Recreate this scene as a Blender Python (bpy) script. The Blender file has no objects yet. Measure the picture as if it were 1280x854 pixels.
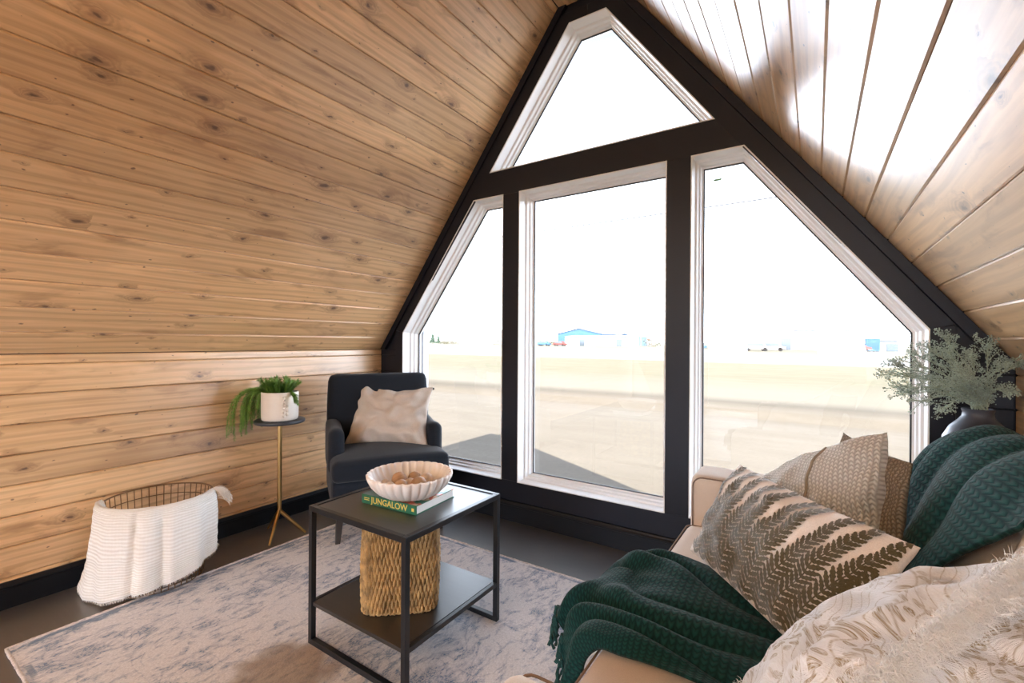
import bpy, bmesh, math, random
from mathutils import Vector, Matrix, noise
random.seed(7)
C = bpy.context.scene.collection
PI = math.pi

# ------------------------------------------------------------ camera
FPX, YAW, PITCH, ROLL = 575.44, 0.582235, -0.000856, 0.006846
CAMZ = 1.2
cy_, sy_ = math.cos(YAW), math.sin(YAW)
_F = Vector((-sy_, cy_, 0)); _R = Vector((cy_, sy_, 0)); _U = Vector((0, 0, 1))
F2 = _F*math.cos(PITCH) + _U*math.sin(PITCH); U2 = _U*math.cos(PITCH) - _F*math.sin(PITCH)
R3 = _R*math.cos(ROLL) + U2*math.sin(ROLL); U3 = U2*math.cos(ROLL) - _R*math.sin(ROLL)
cam = bpy.data.objects.new('camera', bpy.data.cameras.new('camera'))
C.objects.link(cam)
cam.data.sensor_width = 36; cam.data.lens = FPX/1280*36; cam.data.clip_start = 0.02; cam.data.clip_end = 3000
m = Matrix.Identity(4)
for i in range(3):
    m[i][0] = R3[i]; m[i][1] = U3[i]; m[i][2] = -F2[i]
m[2][3] = CAMZ
cam.matrix_world = m
bpy.context.scene.camera = cam

# ------------------------------------------------------------ world, sun, exposure
SKY_STRENGTH = 6.0
w = bpy.data.worlds.new('sky'); bpy.context.scene.world = w; w.use_nodes = True
nt = w.node_tree; nt.nodes.clear()
o_ = nt.nodes.new('ShaderNodeOutputWorld'); b_ = nt.nodes.new('ShaderNodeBackground')
tc = nt.nodes.new('ShaderNodeTexCoord'); sx = nt.nodes.new('ShaderNodeSeparateXYZ'); rp = nt.nodes.new('ShaderNodeValToRGB')
nt.links.new(tc.outputs['Generated'], sx.inputs[0]); nt.links.new(sx.outputs['Z'], rp.inputs[0])
nt.links.new(rp.outputs[0], b_.inputs[0]); nt.links.new(b_.outputs[0], o_.inputs[0])
e = rp.color_ramp.elements
e[0].position = 0.0; e[0].color = (0.82, 0.90, 1.04, 1)
e[1].position = 0.95; e[1].color = (0.032, 0.040, 0.055, 1)
x_ = e.new(0.12); x_.color = (0.53, 0.59, 0.69, 1)
x_ = e.new(0.30); x_.color = (0.135, 0.152, 0.180, 1)
x_ = e.new(0.55); x_.color = (0.034, 0.0375, 0.0415, 1)
b_.inputs[1].default_value = SKY_STRENGTH
sun = bpy.data.objects.new('sun', bpy.data.lights.new('sun', 'SUN')); C.objects.link(sun)
sun.data.energy = 3.6; sun.data.angle = 0.009; sun.data.color = (1.0, 0.95, 0.87)
sun.rotation_euler = Vector((-3.33, 3.5, -4.1)).to_track_quat('-Z', 'Y').to_euler()
sun.location = (6, -8, 9)
LAMP = 0.65
vs = bpy.context.scene.view_settings
bpy.context.scene.display_settings.display_device = 'sRGB'
vs.view_transform = 'Standard'; vs.look = 'None'; vs.gamma = 1; vs.use_curve_mapping = False; vs.exposure = 2.25

# ------------------------------------------------------------ helpers
def link(o, parent=None):
    C.objects.link(o)
    if parent is not None: o.parent = parent
    return o
def tag(o, label=None, cat=None, group=None, kind=None):
    if label: o['label'] = label
    if cat: o['category'] = cat
    if group: o['group'] = group
    if kind: o['kind'] = kind
    return o
def empty(name, loc=(0, 0, 0), rz=0.0):
    o = bpy.data.objects.new(name, None); C.objects.link(o)
    o.location = loc; o.rotation_euler = (0, 0, rz); o.empty_display_size = .05
    return o
class MB:
    def __init__(s): s.v = []; s.f = []; s.uv = None
    def add(s, vs_, fs):
        n = len(s.v); s.v += [tuple(a) for a in vs_]; s.f += [tuple(i+n for i in f) for f in fs]; return s
    def box(s, x0, x1, y0, y1, z0, z1):
        return s.add([(x0,y0,z0),(x1,y0,z0),(x1,y1,z0),(x0,y1,z0),(x0,y0,z1),(x1,y0,z1),(x1,y1,z1),(x0,y1,z1)],
                     [(0,3,2,1),(4,5,6,7),(0,1,5,4),(1,2,6,5),(2,3,7,6),(3,0,4,7)])
    def tube(s, pts, r, k=6, closed=False, caps=True):
        pts = [Vector(p) for p in pts]; n = len(pts); rs = r if isinstance(r, (list, tuple)) else [r]*n
        vv = []; ff = []; up = None
        for i, p in enumerate(pts):
            a = pts[(i-1) % n] if (closed or i > 0) else p
            b = pts[(i+1) % n] if (closed or i < n-1) else p
            t = (b-a)
            t = t.normalized() if t.length > 1e-9 else Vector((0, 0, 1))
            if up is None:
                up = t.orthogonal().normalized()
            else:
                up = (up - t*up.dot(t))
                up = up.normalized() if up.length > 1e-6 else t.orthogonal().normalized()
            q = t.cross(up)
            for j in range(k):
                an = 2*PI*j/k; vv.append(p + (up*math.cos(an) + q*math.sin(an))*rs[i])
        m_ = n if closed else n-1
        for i in range(m_):
            for j in range(k):
                a = i*k+j; b = i*k+(j+1) % k; c = ((i+1) % n)*k+(j+1) % k; d = ((i+1) % n)*k+j
                ff.append((a, b, c, d))
        if caps and not closed:
            ff.append(tuple(reversed(range(k)))); ff.append(tuple((n-1)*k+j for j in range(k)))
        return s.add(vv, ff)
    def lathe(s, prof, k=32, cx=0, cy=0, fn=None):
        vv = []; ff = []; n = len(prof)
        for (r, z) in prof:
            for j in range(k):
                a = 2*PI*j/k; rr = fn(r, z, a) if fn else r
                vv.append((cx+rr*math.cos(a), cy+rr*math.sin(a), z))
        for i in range(n-1):
            for j in range(k):
                ff.append((i*k+j, i*k+(j+1) % k, (i+1)*k+(j+1) % k, (i+1)*k+j))
        ff.append(tuple(reversed(range(k)))); ff.append(tuple((n-1)*k+j for j in range(k)))
        return s.add(vv, ff)
    def prism(s, poly, y0, y1):   # polygon in xz, extruded along y
        n = len(poly); vv = [(x, y0, z) for x, z in poly]+[(x, y1, z) for x, z in poly]
        ff = [tuple(range(n)), tuple(reversed(range(n, 2*n)))]+[(i, n+i, n+(i+1) % n, (i+1) % n) for i in range(n)]
        return s.add(vv, ff)
    def build(s, name, mat, parent=None, smooth=False, bevel=0, angle=40):
        me = bpy.data.meshes.new(name); me.from_pydata(s.v, [], s.f)
        if s.uv:
            l = me.uv_layers.new(name='UVMap')
            for lp in me.loops: l.data[lp.index].uv = s.uv[lp.vertex_index]
        bm = bmesh.new(); bm.from_mesh(me)
        bmesh.ops.recalc_face_normals(bm, faces=bm.faces)
        if bevel:
            es = [e for e in bm.edges if len(e.link_faces) == 2 and e.calc_face_angle(0) > .5]
            bmesh.ops.bevel(bm, geom=es, offset=bevel, segments=2, affect='EDGES', profile=.5, clamp_overlap=True)
        bm.to_mesh(me); bm.free()
        me.materials.append(mat)
        if smooth:
            me.polygons.foreach_set('use_smooth', [True]*len(me.polygons))
            if angle < 180: me.set_sharp_from_angle(angle=math.radians(angle))
        me.update()
        return link(bpy.data.objects.new(name, me), parent)
def softbox(a, b, c, r, crown=0, n=10, wob=0, seed=0, side=0):
    """rounded, slightly crowned upholstery block, half sizes a b c, centred"""
    bm = bmesh.new(); bmesh.ops.create_cube(bm, size=2)
    bmesh.ops.subdivide_edges(bm, edges=bm.edges[:], cuts=n, use_grid_fill=True)
    def ease(t): return math.copysign(1-(1-abs(t))**1.6, t)
    for v in bm.verts:
        u = Vector((ease(v.co.x), ease(v.co.y), ease(v.co.z))); p = Vector((u.x*a, u.y*b, u.z*c))
        q = Vector((max(-a+r, min(a-r, p.x)), max(-b+r, min(b-r, p.y)), max(-c+r, min(c-r, p.z))))
        d = p-q
        if d.length > 1e-9: p = q + d.normalized()*r
        k = max(0, 1-u.x**2)*max(0, 1-u.y**2)
        if u.z > 0: p.z += crown*k*u.z
        p.x += side*max(0, 1-u.y**2)*max(0, 1-u.z**2)*u.x
        p.y += side*max(0, 1-u.x**2)*max(0, 1-u.z**2)*u.y
        if wob:
            nv = noise.noise_vector(Vector(p)*6+Vector((seed, 0, 0))); p += nv*wob
        v.co = p
    mb = MB(); mb.add([v.co.copy() for v in bm.verts], [tuple(v.index for v in f.verts) for f in bm.faces]); bm.free()
    return mb
def xf(mb, M):
    mb.v = [tuple(M @ Vector(v)) for v in mb.v]; return mb
def catmull(pts, n):
    """resample a list of Vectors to n points on a Catmull-Rom curve"""
    m_ = len(pts)-1; out = []
    for i in range(n):
        t = i/(n-1)*m_; k = min(int(t), m_-1); f = t-k
        p1, p2 = pts[k], pts[k+1]
        p0 = pts[k-1] if k > 0 else p1*2-p2
        p3 = pts[k+2] if k+2 <= m_ else p2*2-p1
        out.append(.5*((2*p1)+(p2-p0)*f+(2*p0-5*p1+4*p2-p3)*f*f+(3*p1-p0-3*p2+p3)*f**3))
    return out
def sheet(rows, nu, nv, disp=None, thick=.006, uvscale=(1, 1)):
    """cloth lofted through control rows (world points); disp(u,v)->offset along normal"""
    rs = [catmull([Vector(p) for p in r], nu) for r in rows]
    cols = [catmull([rs[j][i] for j in range(len(rs))], nv) for i in range(nu)]
    G = [[cols[i][j] for j in range(nv)] for i in range(nu)]
    N = [[None]*nv for _ in range(nu)]
    for i in range(nu):
        for j in range(nv):
            du = G[min(i+1, nu-1)][j]-G[max(i-1, 0)][j]; dv = G[i][min(j+1, nv-1)]-G[i][max(j-1, 0)]
            nn = du.cross(dv); N[i][j] = nn.normalized() if nn.length > 1e-9 else Vector((0, 0, 1))
    if disp:
        for i in range(nu):
            for j in range(nv): G[i][j] = G[i][j]+N[i][j]*disp(i/(nu-1), j/(nv-1))
    mb = MB(); uv = []
    for s in (0, 1):
        for i in range(nu):
            for j in range(nv):
                mb.v.append(tuple(G[i][j]-N[i][j]*thick*s)); uv.append((i/(nu-1)*uvscale[0], j/(nv-1)*uvscale[1]))
    o = nu*nv; I = lambda i, j, s: s*o+i*nv+j
    for i in range(nu-1):
        for j in range(nv-1):
            mb.f.append((I(i,j,0), I(i+1,j,0), I(i+1,j+1,0), I(i,j+1,0)))
            mb.f.append((I(i,j,1), I(i,j+1,1), I(i+1,j+1,1), I(i+1,j,1)))
    for i in range(nu-1):
        mb.f.append((I(i,0,0), I(i,0,1), I(i+1,0,1), I(i+1,0,0))); mb.f.append((I(i,nv-1,0), I(i+1,nv-1,0), I(i+1,nv-1,1), I(i,nv-1,1)))
    for j in range(nv-1):
        mb.f.append((I(0,j,0), I(0,j+1,0), I(0,j+1,1), I(0,j,1))); mb.f.append((I(nu-1,j,0), I(nu-1,j,1), I(nu-1,j+1,1), I(nu-1,j+1,0)))
    mb.uv = uv; mb.G = G; mb.N = N
    return mb
class Pillow:
    """pillow stretched over four world corners bl, br, tr, tl"""
    def __init__(s, bl, br, tr, tl, front=.08, back=.08, pinch=.07, power=.5, wr=.006, seed=0, ears=.0, sag=0):
        s.c = [Vector(p) for p in (bl, br, tr, tl)]; s.front = front; s.back = back; s.pinch = pinch; s.power = power; s.wr = wr; s.seed = seed; s.ears = ears; s.sag = sag
        s.nrm = ((s.c[1]-s.c[0]) + (s.c[2]-s.c[3])).cross((s.c[3]-s.c[0]) + (s.c[2]-s.c[1])).normalized()
    def base(s, u, v):
        u2 = u*(1-s.pinch*(1-v*v)); v2 = v*(1-s.pinch*(1-u*u))
        if s.sag and v > -1: v2 -= s.sag*(1-u*u)**1.5*(v2+1)/2
        a, b = (u2+1)/2, (v2+1)/2; c = s.c
        return (c[0]*(1-a)+c[1]*a)*(1-b)+(c[3]*(1-a)+c[2]*a)*b
    def at(s, u, v, side=1):
        p = s.base(u, v); k = (max(0, 1-u*u)*max(0, 1-v*v))**s.power
        h = (s.front if side > 0 else s.back)*k
        if s.wr:
            rr = math.hypot(u, v)
            q = Vector((u*2.2+s.seed, v*2.2, side*3.0+s.seed))
            fold = math.sin(math.atan2(v, u)*4*2+3*noise.noise(q))*max(0, rr-.45)*1.2
            h += (s.wr*(noise.noise(q*1.7)*1.6+fold*.9))*min(1, k*2.2)
        return p + s.nrm*h*side
    def mesh(s, n=36):
        mb = MB(); uv = []; idx = {}
        def g(i): t = -1+2*i/n; return math.sin(t*PI/2)*.6+t*.4
        for side in (1, -1):
            for i in range(n+1):
                for j in range(n+1):
                    ed = i in (0, n) or j in (0, n)
                    if ed and side < 0: idx[(i, j, -1)] = idx[(i, j, 1)]; continue
                    idx[(i, j, side)] = len(mb.v); u, v = g(i), g(j)
                    mb.v.append(tuple(s.at(u, v, side))); uv.append((u if side > 0 else u+4, v))
            for i in range(n):
                for j in range(n):
                    q = [idx[(i, j, side)], idx[(i+1, j, side)], idx[(i+1, j+1, side)], idx[(i, j+1, side)]]
                    mb.f.append(tuple(q if side > 0 else reversed(q)))
        mb.uv = uv
        return mb
    def edge(s, n=30):
        out = []
        for k in range(n): out.append(s.base(-1+2*k/n, -1))
        for k in range(n): out.append(s.base(1, -1+2*k/n))
        for k in range(n): out.append(s.base(1-2*k/n, 1))
        for k in range(n): out.append(s.base(-1, 1-2*k/n))
        return out

# ------------------------------------------------------------ materials
def new_mat(name):
    mt = bpy.data.materials.new(name); mt.use_nodes = True
    nt = mt.node_tree; bs = nt.nodes['Principled BSDF']
    return mt, nt, bs
class NB:
    def __init__(s, nt): s.nt = nt
    def n(s, t, **kw):
        nd = s.nt.nodes.new(t)
        for k, v in kw.items(): setattr(nd, k, v)
        return nd
    def _set(s, sock, v):
        if isinstance(v, bpy.types.NodeSocket): s.nt.links.new(v, sock)
        elif v is not None: sock.default_value = v
    def math(s, op, a, b=None, c=None, clamp=False):
        nd = s.n('ShaderNodeMath', operation=op, use_clamp=clamp)
        for i, v in enumerate((a, b, c)):
            if v is not None: s._set(nd.inputs[i], v)
        return nd.outputs[0]
    def vmul(s, v, sc):
        nd = s.n('ShaderNodeVectorMath', operation='MULTIPLY'); s._set(nd.inputs[0], v); s._set(nd.inputs[1], sc); return nd.outputs[0]
    def vadd(s, v, sc):
        nd = s.n('ShaderNodeVectorMath', operation='ADD'); s._set(nd.inputs[0], v); s._set(nd.inputs[1], sc); return nd.outputs[0]
    def noise(s, v, scale, detail=2, rough=.5, dist=0):
        nd = s.n('ShaderNodeTexNoise'); s._set(nd.inputs['Vector'], v); nd.inputs['Scale'].default_value = scale
        nd.inputs['Detail'].default_value = detail; nd.inputs['Roughness'].default_value = rough; nd.inputs['Distortion'].default_value = dist
        return nd.outputs['Fac']
    def map(s, v, a, b, c=0., d=1., smooth=False):
        nd = s.n('ShaderNodeMapRange', interpolation_type='SMOOTHSTEP' if smooth else 'LINEAR', clamp=True)
        for i, q in enumerate((v, a, b, c, d)): s._set(nd.inputs[i], q)
        return nd.outputs[0]
    def mix(s, f, a, b, mode='MIX'):
        nd = s.n('ShaderNodeMix', data_type='RGBA', blend_type=mode)
        s._set(nd.inputs[0], f)
        for sock, q in ((nd.inputs[6], a), (nd.inputs[7], b)):
            s._set(sock, q if isinstance(q, bpy.types.NodeSocket) else tuple(q)+((1,) if len(q) == 3 else ()))
        return nd.outputs[2]
    def sep(s, v):
        nd = s.n('ShaderNodeSeparateXYZ'); s._set(nd.inputs[0], v); return nd.outputs
    def comb(s, x, y, z=0.):
        nd = s.n('ShaderNodeCombineXYZ')
        for i, q in enumerate((x, y, z)): s._set(nd.inputs[i], q)
        return nd.outputs[0]
    def bump(s, h, strength, dist, bs):
        nd = s.n('ShaderNodeBump'); nd.inputs['Strength'].default_value = strength; nd.inputs['Distance'].default_value = dist
        s._set(nd.inputs['Height'], h); s.nt.links.new(nd.outputs[0], bs.inputs['Normal'])
def simple(name, col, rough=.5, metal=0., var=.0, scale=8., spec=.5, bump=0., bscale=200., coat=0.):
    mt, nt, bs = new_mat(name); b = NB(nt)
    bs.inputs['Roughness'].default_value = rough; bs.inputs['Metallic'].default_value = metal
    bs.inputs['Specular IOR Level'].default_value = spec; bs.inputs['Coat Weight'].default_value = coat
    co = b.n('ShaderNodeTexCoord').outputs['Object']
    f = b.noise(co, scale, 4)
    d = tuple(max(0, c*(1-var)) for c in col); l = tuple(min(1, c*(1+var)) for c in col)
    nt.links.new(b.mix(b.map(f, .3, .7), d, l), bs.inputs['Base Color'])
    if bump: b.bump(b.noise(co, bscale, 2), bump, .002, bs)
    return mt
def wood_mat(name, light, mid, dark, rough=.34, coat=.25, knot=1.0):
    mt, nt, bs = new_mat(name); b = NB(nt)
    co = b.n('ShaderNodeTexCoord').outputs['Object']; rnd = b.n('ShaderNodeObjectInfo').outputs['Random']
    off = b.comb(b.math('MULTIPLY', rnd, 67.), b.math('MULTIPLY', rnd, 31.), b.math('MULTIPLY', rnd, 153.))
    P = b.vadd(co, off)
    # knots: Voronoi cells stretched along the board
    def knots(sx_, sy_, smin, smax, seed):
        vo = b.n('ShaderNodeTexVoronoi', feature='F1', voronoi_dimensions='2D'); vo.inputs['Scale'].default_value = 1.0
        vo.inputs['Randomness'].default_value = .9
        wob = b.math('MULTIPLY', b.math('SUBTRACT', b.noise(b.vmul(P, (26, 46, 1)), 1, 3), .5), .16)
        pv = b.vadd(b.vadd(b.vmul(P, (sx_, sy_, 1)), (seed, seed*1.7, 0)), b.comb(wob, wob, 0.))
        nt.links.new(pv, vo.inputs['Vector'])
        r = b.sep(vo.outputs['Color'])[0]
        size = b.map(b.math('POWER', r, 2.2), 0, 1, smin, smax)
        return b.math('DIVIDE', vo.outputs['Distance'], size), b.sep(vo.outputs['Color'])[1]
    d1, k1 = knots(2.9, 6.2, .016, .100*knot, 0.)
    d2, k2 = knots(5.5, 10., .010, .050*knot, 5.3)
    halo = b.map(b.math('ADD', d1, b.math('MULTIPLY', b.noise(b.vmul(P, (9, 40, 1)), 1, 2), 2.6)), 1.6, 5.6, 1., 0., True)
    core = b.map(d1, .30, .95, 1., 0., True)
    pin = b.map(d2, .5, 1.1, 1., 0., True)
    warp = b.math('ADD', b.math('MULTIPLY', halo, .035), b.math('MULTIPLY', b.noise(b.vmul(P, (1.3, 7, 1)), 1, 2), .05))
    xyz = b.sep(P)
    yy = b.math('ADD', xyz[1], warp)
    gcoord = b.comb(b.math('MULTIPLY', xyz[0], 1.6), b.math('MULTIPLY', yy, 85.), xyz[2])
    grain = b.noise(gcoord, 1.0, 5, .62)
    ring = b.math('SINE', b.math('ADD', b.math('MULTIPLY', yy, 150.), b.math('MULTIPLY', b.noise(b.vmul(P, (.5, 3, 1)), 1, 2), 22.)))
    ring = b.map(ring, -1, 1, 0, 1)
    smud = b.noise(b.vmul(P, (3.2, 11, 1)), 1., 4, .6, .6)
    smud2 = b.noise(b.vmul(P, (1.1, 3.0, 1)), 1., 3, .55)
    c = b.mix(b.map(grain, .35, .66), mid, light)
    c = b.mix(b.math('MULTIPLY', b.map(ring, .45, 1., 0, 1, True), .30), c, dark)
    c = b.mix(b.math('MULTIPLY', b.map(smud, .53, .71, 0, 1, True), .58), c, dark)
    c = b.mix(b.math('MULTIPLY', b.map(smud2, .55, .75, 0, 1, True), .35), c, dark)
    pale = b.noise(b.vadd(b.vmul(P, (2.0, 14, 1)), (7.7, 3.1, 0)), 1., 3, .6)
    c = b.mix(b.math('MULTIPLY', b.map(pale, .56, .72, 0, 1, True), .45), c, tuple(min(1, q*1.18) for q in light))
    kring = b.map(b.math('SINE', b.math('MULTIPLY', d1, 9.)), -1, 1, .55, 1.)
    c = b.mix(b.math('MULTIPLY', b.math('MULTIPLY', halo, kring), .68), c, tuple(q*.8 for q in dark))
    kc = (dark[0]*.30, dark[1]*.22, dark[2]*.16)
    c = b.mix(b.math('MULTIPLY', core, .9), c, kc)
    c = b.mix(b.math('MULTIPLY', pin, .8), c, kc)
    tone = b.map(rnd, 0, 1, .84, 1.12)
    hs = b.n('ShaderNodeHueSaturation'); nt.links.new(tone, hs.inputs['Value']); nt.links.new(c, hs.inputs['Color'])
    nt.links.new(hs.outputs[0], bs.inputs['Base Color'])
    bs.inputs['Roughness'].default_value = rough; bs.inputs['Coat Weight'].default_value = coat; bs.inputs['Coat Roughness'].default_value = .30; bs.inputs['Coat IOR'].default_value = 1.65
    b.bump(b.math('ADD', grain, b.math('MULTIPLY', core, -1.)), .12, .002, bs)
    return mt
def fabric(name, c1, c2, rough=.9, scale=420., bump=.5, dist=.0015, sheen=.25, big=7., bigvar=.12, aniso=(1, 1, 1), uv=False):
    mt, nt, bs = new_mat(name); b = NB(nt)
    tcn = b.n('ShaderNodeTexCoord'); co = tcn.outputs['UV' if uv else 'Object']
    f = b.noise(b.vmul(co, aniso), scale, 2, .6); g = b.noise(co, big, 3)
    c = b.mix(b.map(f, .35, .65), c1, c2)
    c = b.mix(b.map(g, .35, .7, 0, bigvar), c, tuple(q*.45 for q in c1))
    nt.links.new(c, bs.inputs['Base Color'])
    bs.inputs['Roughness'].default_value = rough; bs.inputs['Sheen Weight'].default_value = sheen; bs.inputs['Sheen Roughness'].default_value = .5
    bs.inputs['Specular IOR Level'].default_value = .2
    b.bump(f, bump, dist, bs)
    return mt
def knit_mat(name, c1, c2, pu=.022, pv=.03, bump=1., dist=.006, rough=.95):
    """chunky braided knit, UV in metres"""
    mt, nt, bs = new_mat(name); b = NB(nt)
    uv = b.n('ShaderNodeTexCoord').outputs['UV']; s = b.sep(uv)
    jit = b.math('MULTIPLY', b.noise(uv, 60, 2), .006)
    u = b.math('ADD', s[0], jit); v = b.math('ADD', s[1], jit)
    a = b.math('MULTIPLY', u, 1/pu); row = b.math('FLOOR', a); fr = b.math('SUBTRACT', a, row)
    ridge = b.math('SINE', b.math('MULTIPLY', fr, PI))
    sk = b.math('ABSOLUTE', b.math('SUBTRACT', fr, .5))
    par = b.math('MULTIPLY', b.math('MODULO', row, 2.), .5)
    st = b.math('ADD', b.math('ADD', b.math('MULTIPLY', v, 1/pv), b.math('MULTIPLY', sk, 1.1)), par)
    stitch = b.math('ABSOLUTE', b.math('SINE', b.math('MULTIPLY', st, PI)))
    fz = b.noise(uv, 700, 2)
    h = b.math('ADD', b.math('MULTIPLY', b.math('MULTIPLY', ridge, stitch), .8), b.math('MULTIPLY', fz, .25))
    nt.links.new(b.mix(b.map(h, .15, .85), c1, c2), bs.inputs['Base Color'])
    bs.inputs['Roughness'].default_value = rough; bs.inputs['Sheen Weight'].default_value = .06; bs.inputs['Specular IOR Level'].default_value = .15
    b.bump(h, bump, dist, bs)
    return mt
M = {}
M['pine'] = wood_mat('knotty_pine', (.74, .475, .245), (.62, .37, .168), (.28, .132, .05), rough=.40, coat=1.0)
M['pine_back'] = simple('pine_backing', (.12, .065, .03), .7, var=.2)
M['black_paint'] = simple('blue_black_paint', (.006, .007, .014), .45, var=.15, scale=3., spec=.35)
M['base_black'] = simple('black_baseboard_paint', (.005, .006, .009), .45, var=.1, scale=3., spec=.3)
M['vinyl'] = simple('white_vinyl', (.80, .80, .80), .35, var=.02, scale=5)
M['gasket'] = simple('black_gasket', (.02, .024, .032), .5, var=.1)
M['siding'] = simple('grey_siding', (.55, .56, .60), .6, var=.05)
M['roof'] = simple('roof_metal', (.05, .05, .055), .5, var=.1)
# glass: clear with its own mirror reflection
mt, nt, bs = new_mat('window_glass'); nt.nodes.remove(bs); b = NB(nt)
tr = b.n('ShaderNodeBsdfTransparent'); tr.inputs[0].default_value = (.97, .985, .98, 1)
gl = b.n('ShaderNodeBsdfGlossy'); gl.inputs['Roughness'].default_value = .0
ge = b.n('ShaderNodeNewGeometry'); dt = b.n('ShaderNodeVectorMath', operation='DOT_PRODUCT')
nt.links.new(ge.outputs['Incoming'], dt.inputs[0]); nt.links.new(ge.outputs['Normal'], dt.inputs[1])
fz = b.math('ADD', b.math('MULTIPLY', b.math('POWER', b.math('SUBTRACT', 1., b.math('ABSOLUTE', dt.outputs['Value'])), 5.), .93), .07)
mx = b.n('ShaderNodeMixShader'); nt.links.new(fz, mx.inputs[0]); nt.links.new(tr.outputs[0], mx.inputs[1]); nt.links.new(gl.outputs[0], mx.inputs[2])
nt.links.new(mx.outputs[0], nt.nodes['Material Output'].inputs[0]); M['glass'] = mt
# floor
mt, nt, bs = new_mat('dark_vinyl_floor'); b = NB(nt)
co = b.n('ShaderNodeTexCoord').outputs['Object']
f = b.noise(co, 3.0, 5, .6); g = b.noise(b.vmul(co, (2, 14, 1)), 5., 4)
c = b.mix(b.map(f, .3, .7), (.042, .040, .041), (.075, .070, .070)); c = b.mix(b.map(g, .5, .8, 0, .4), c, (.10, .093, .09))
nt.links.new(c, bs.inputs['Base Color']); bs.inputs['Roughness'].default_value = .38
bs.inputs['Specular IOR Level'].default_value = 1.; bs.inputs['Coat Weight'].default_value = .8; bs.inputs['Coat Roughness'].default_value = .42; nt.links.new(b.map(f, .3, .7, .40, .52), bs.inputs['Roughness']); b.bump(g, .05, .002, bs); M['floor'] = mt
# ground outside: bands of dirt, dry grass, gravel road, far field
mt, nt, bs = new_mat('prairie_ground'); b = NB(nt)
co = b.n('ShaderNodeTexCoord').outputs['Object']; s = b.sep(co)
wv = b.math('MULTIPLY', b.math('SUBTRACT', b.noise(b.vmul(co, (.05, .05, 1)), 1, 3), .5), 3.0)
Y = b.math('ADD', s[1], wv)
n1 = b.noise(b.vmul(co, (.6, 2.2, 1)), 1., 5, .65); n2 = b.noise(b.vmul(co, (.25, .9, 1)), 1., 4, .6); n3 = b.noise(co, 22., 3)
dirt = b.mix(b.map(n1, .3, .7), (0.155, 0.130, 0.102), (0.186, 0.158, 0.127)); dirt = b.mix(b.map(n3, .45, .7, 0, .35), dirt, (0.124, 0.105, 0.086))
grass = b.mix(b.map(n1, .3, .7), (0.139, 0.124, 0.077), (0.186, 0.158, 0.108)); grass = b.mix(b.map(n2, .5, .75, 0, .5), grass, (0.112, 0.105, 0.065))
road = b.mix(b.map(n1, .3, .7), (0.186, 0.179, 0.173), (0.210, 0.204, 0.198))
far = b.mix(b.map(n2, .3, .7), (0.173, 0.163, 0.124), (0.204, 0.192, 0.155))
c = b.mix(b.map(Y, 11.4, 12.2), dirt, (0.112, 0.093, 0.071)); c = b.mix(b.map(Y, 12.4, 14.), c, (0.186, 0.161, 0.124)); c = b.mix(b.map(Y, 16., 22.), c, grass)  # dark band at the berm edge: its shadow line painted into the colour
c = b.mix(b.map(Y, 38., 40.), c, road); c = b.mix(b.map(Y, 56., 60.), c, far)
nt.links.new(c, bs.inputs['Base Color']); bs.inputs['Roughness'].default_value = .95; bs.inputs['Specular IOR Level'].default_value = .1; M['ground'] = mt
# ------------------------------------------------------------ room dimensions
CX, HALF, D, YB = -1.168, 1.824, 2.583, -3.4
XL, XR = CX-HALF, CX+HALF
KNEE, FLATZ, FLATH = 1.125, 3.30, .195
SLOPE = (FLATZ-KNEE)/(HALF-FLATH)
SANG = math.atan(SLOPE); SLEN = math.hypot(HALF-FLATH, FLATZ-KNEE)
PW = .1345
def struct(o): o['kind'] = 'structure'; return o
fl = struct(MB().box(XL-.15, XR+.15, YB-.15, D+.19, -.2, 0).build('floor', M['floor']))
# planks: one shared mesh per width, bevelled long edges
PLEN = D-YB
def plank_mesh(name, wd, th=.016, bv=.0055):
    h = wd/2
    sec = [(-h+.0006, -th), (-h+.0006, -bv), (-h+bv, 0), (0, .0), (h-bv, 0), (h-.0006, -bv), (h-.0006, -th)]
    mb = MB(); n = len(sec)
    for x in (-PLEN/2, PLEN/2): mb.v += [(x, y, z) for y, z in sec]
    for i in range(n): mb.f.append((i, (i+1) % n, n+(i+1) % n, n+i))
    mb.f.append(tuple(range(n))); mb.f.append(tuple(reversed(range(n, 2*n))))
    o = mb.build(name, M['pine']); me = o.data; bpy.data.objects.remove(o); return me
pm = plank_mesh('plank', PW)
def put_plank(me, parent, origin, across, normal):
    """origin: centre of the visible face; across: unit vector over the width; normal: into the room"""
    o = bpy.data.objects.new('plank', me); C.objects.link(o); o.parent = parent
    normal = Vector(normal); across = Vector(across); along = across.cross(normal)
    Mx = Matrix((( along.x, across.x, normal.x, 0), (along.y, across.y, normal.y, 0), (along.z, across.z, normal.z, 0), (0, 0, 0, 1)))
    Mx.translation = Vector(origin)+normal*random.uniform(-.0012, .0008)
    o.matrix_local = Mx
    return o
ymid = (D+YB)/2
# knee walls (backing + planks)
for nm, X, s in (('wall_left', XL, 1), ('wall_right', XR, -1)):
    wl = struct(MB().box(min(X-s*.016, X-s*.15), max(X-s*.016, X-s*.15), YB-.15, D+.19, 0, KNEE+.02).build(nm, M['pine_back']))
    z = .130
    bm_ = plank_mesh('plank', z-.11); put_plank(bm_, wl, (X, ymid, (.11+z)/2), (0, 0, 1), (s, 0, 0))
    k = 0
    while z+.1357 < KNEE:
        put_plank(pm if k else plank_mesh('plank', .1357), wl, (X, ymid, z+.1357/2), (0, 0, 1), (s, 0, 0)); z += .1357; k += 1
    put_plank(plank_mesh('plank', KNEE-z), wl, (X, ymid, (z+KNEE)/2), (0, 0, 1), (s, 0, 0))
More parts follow.
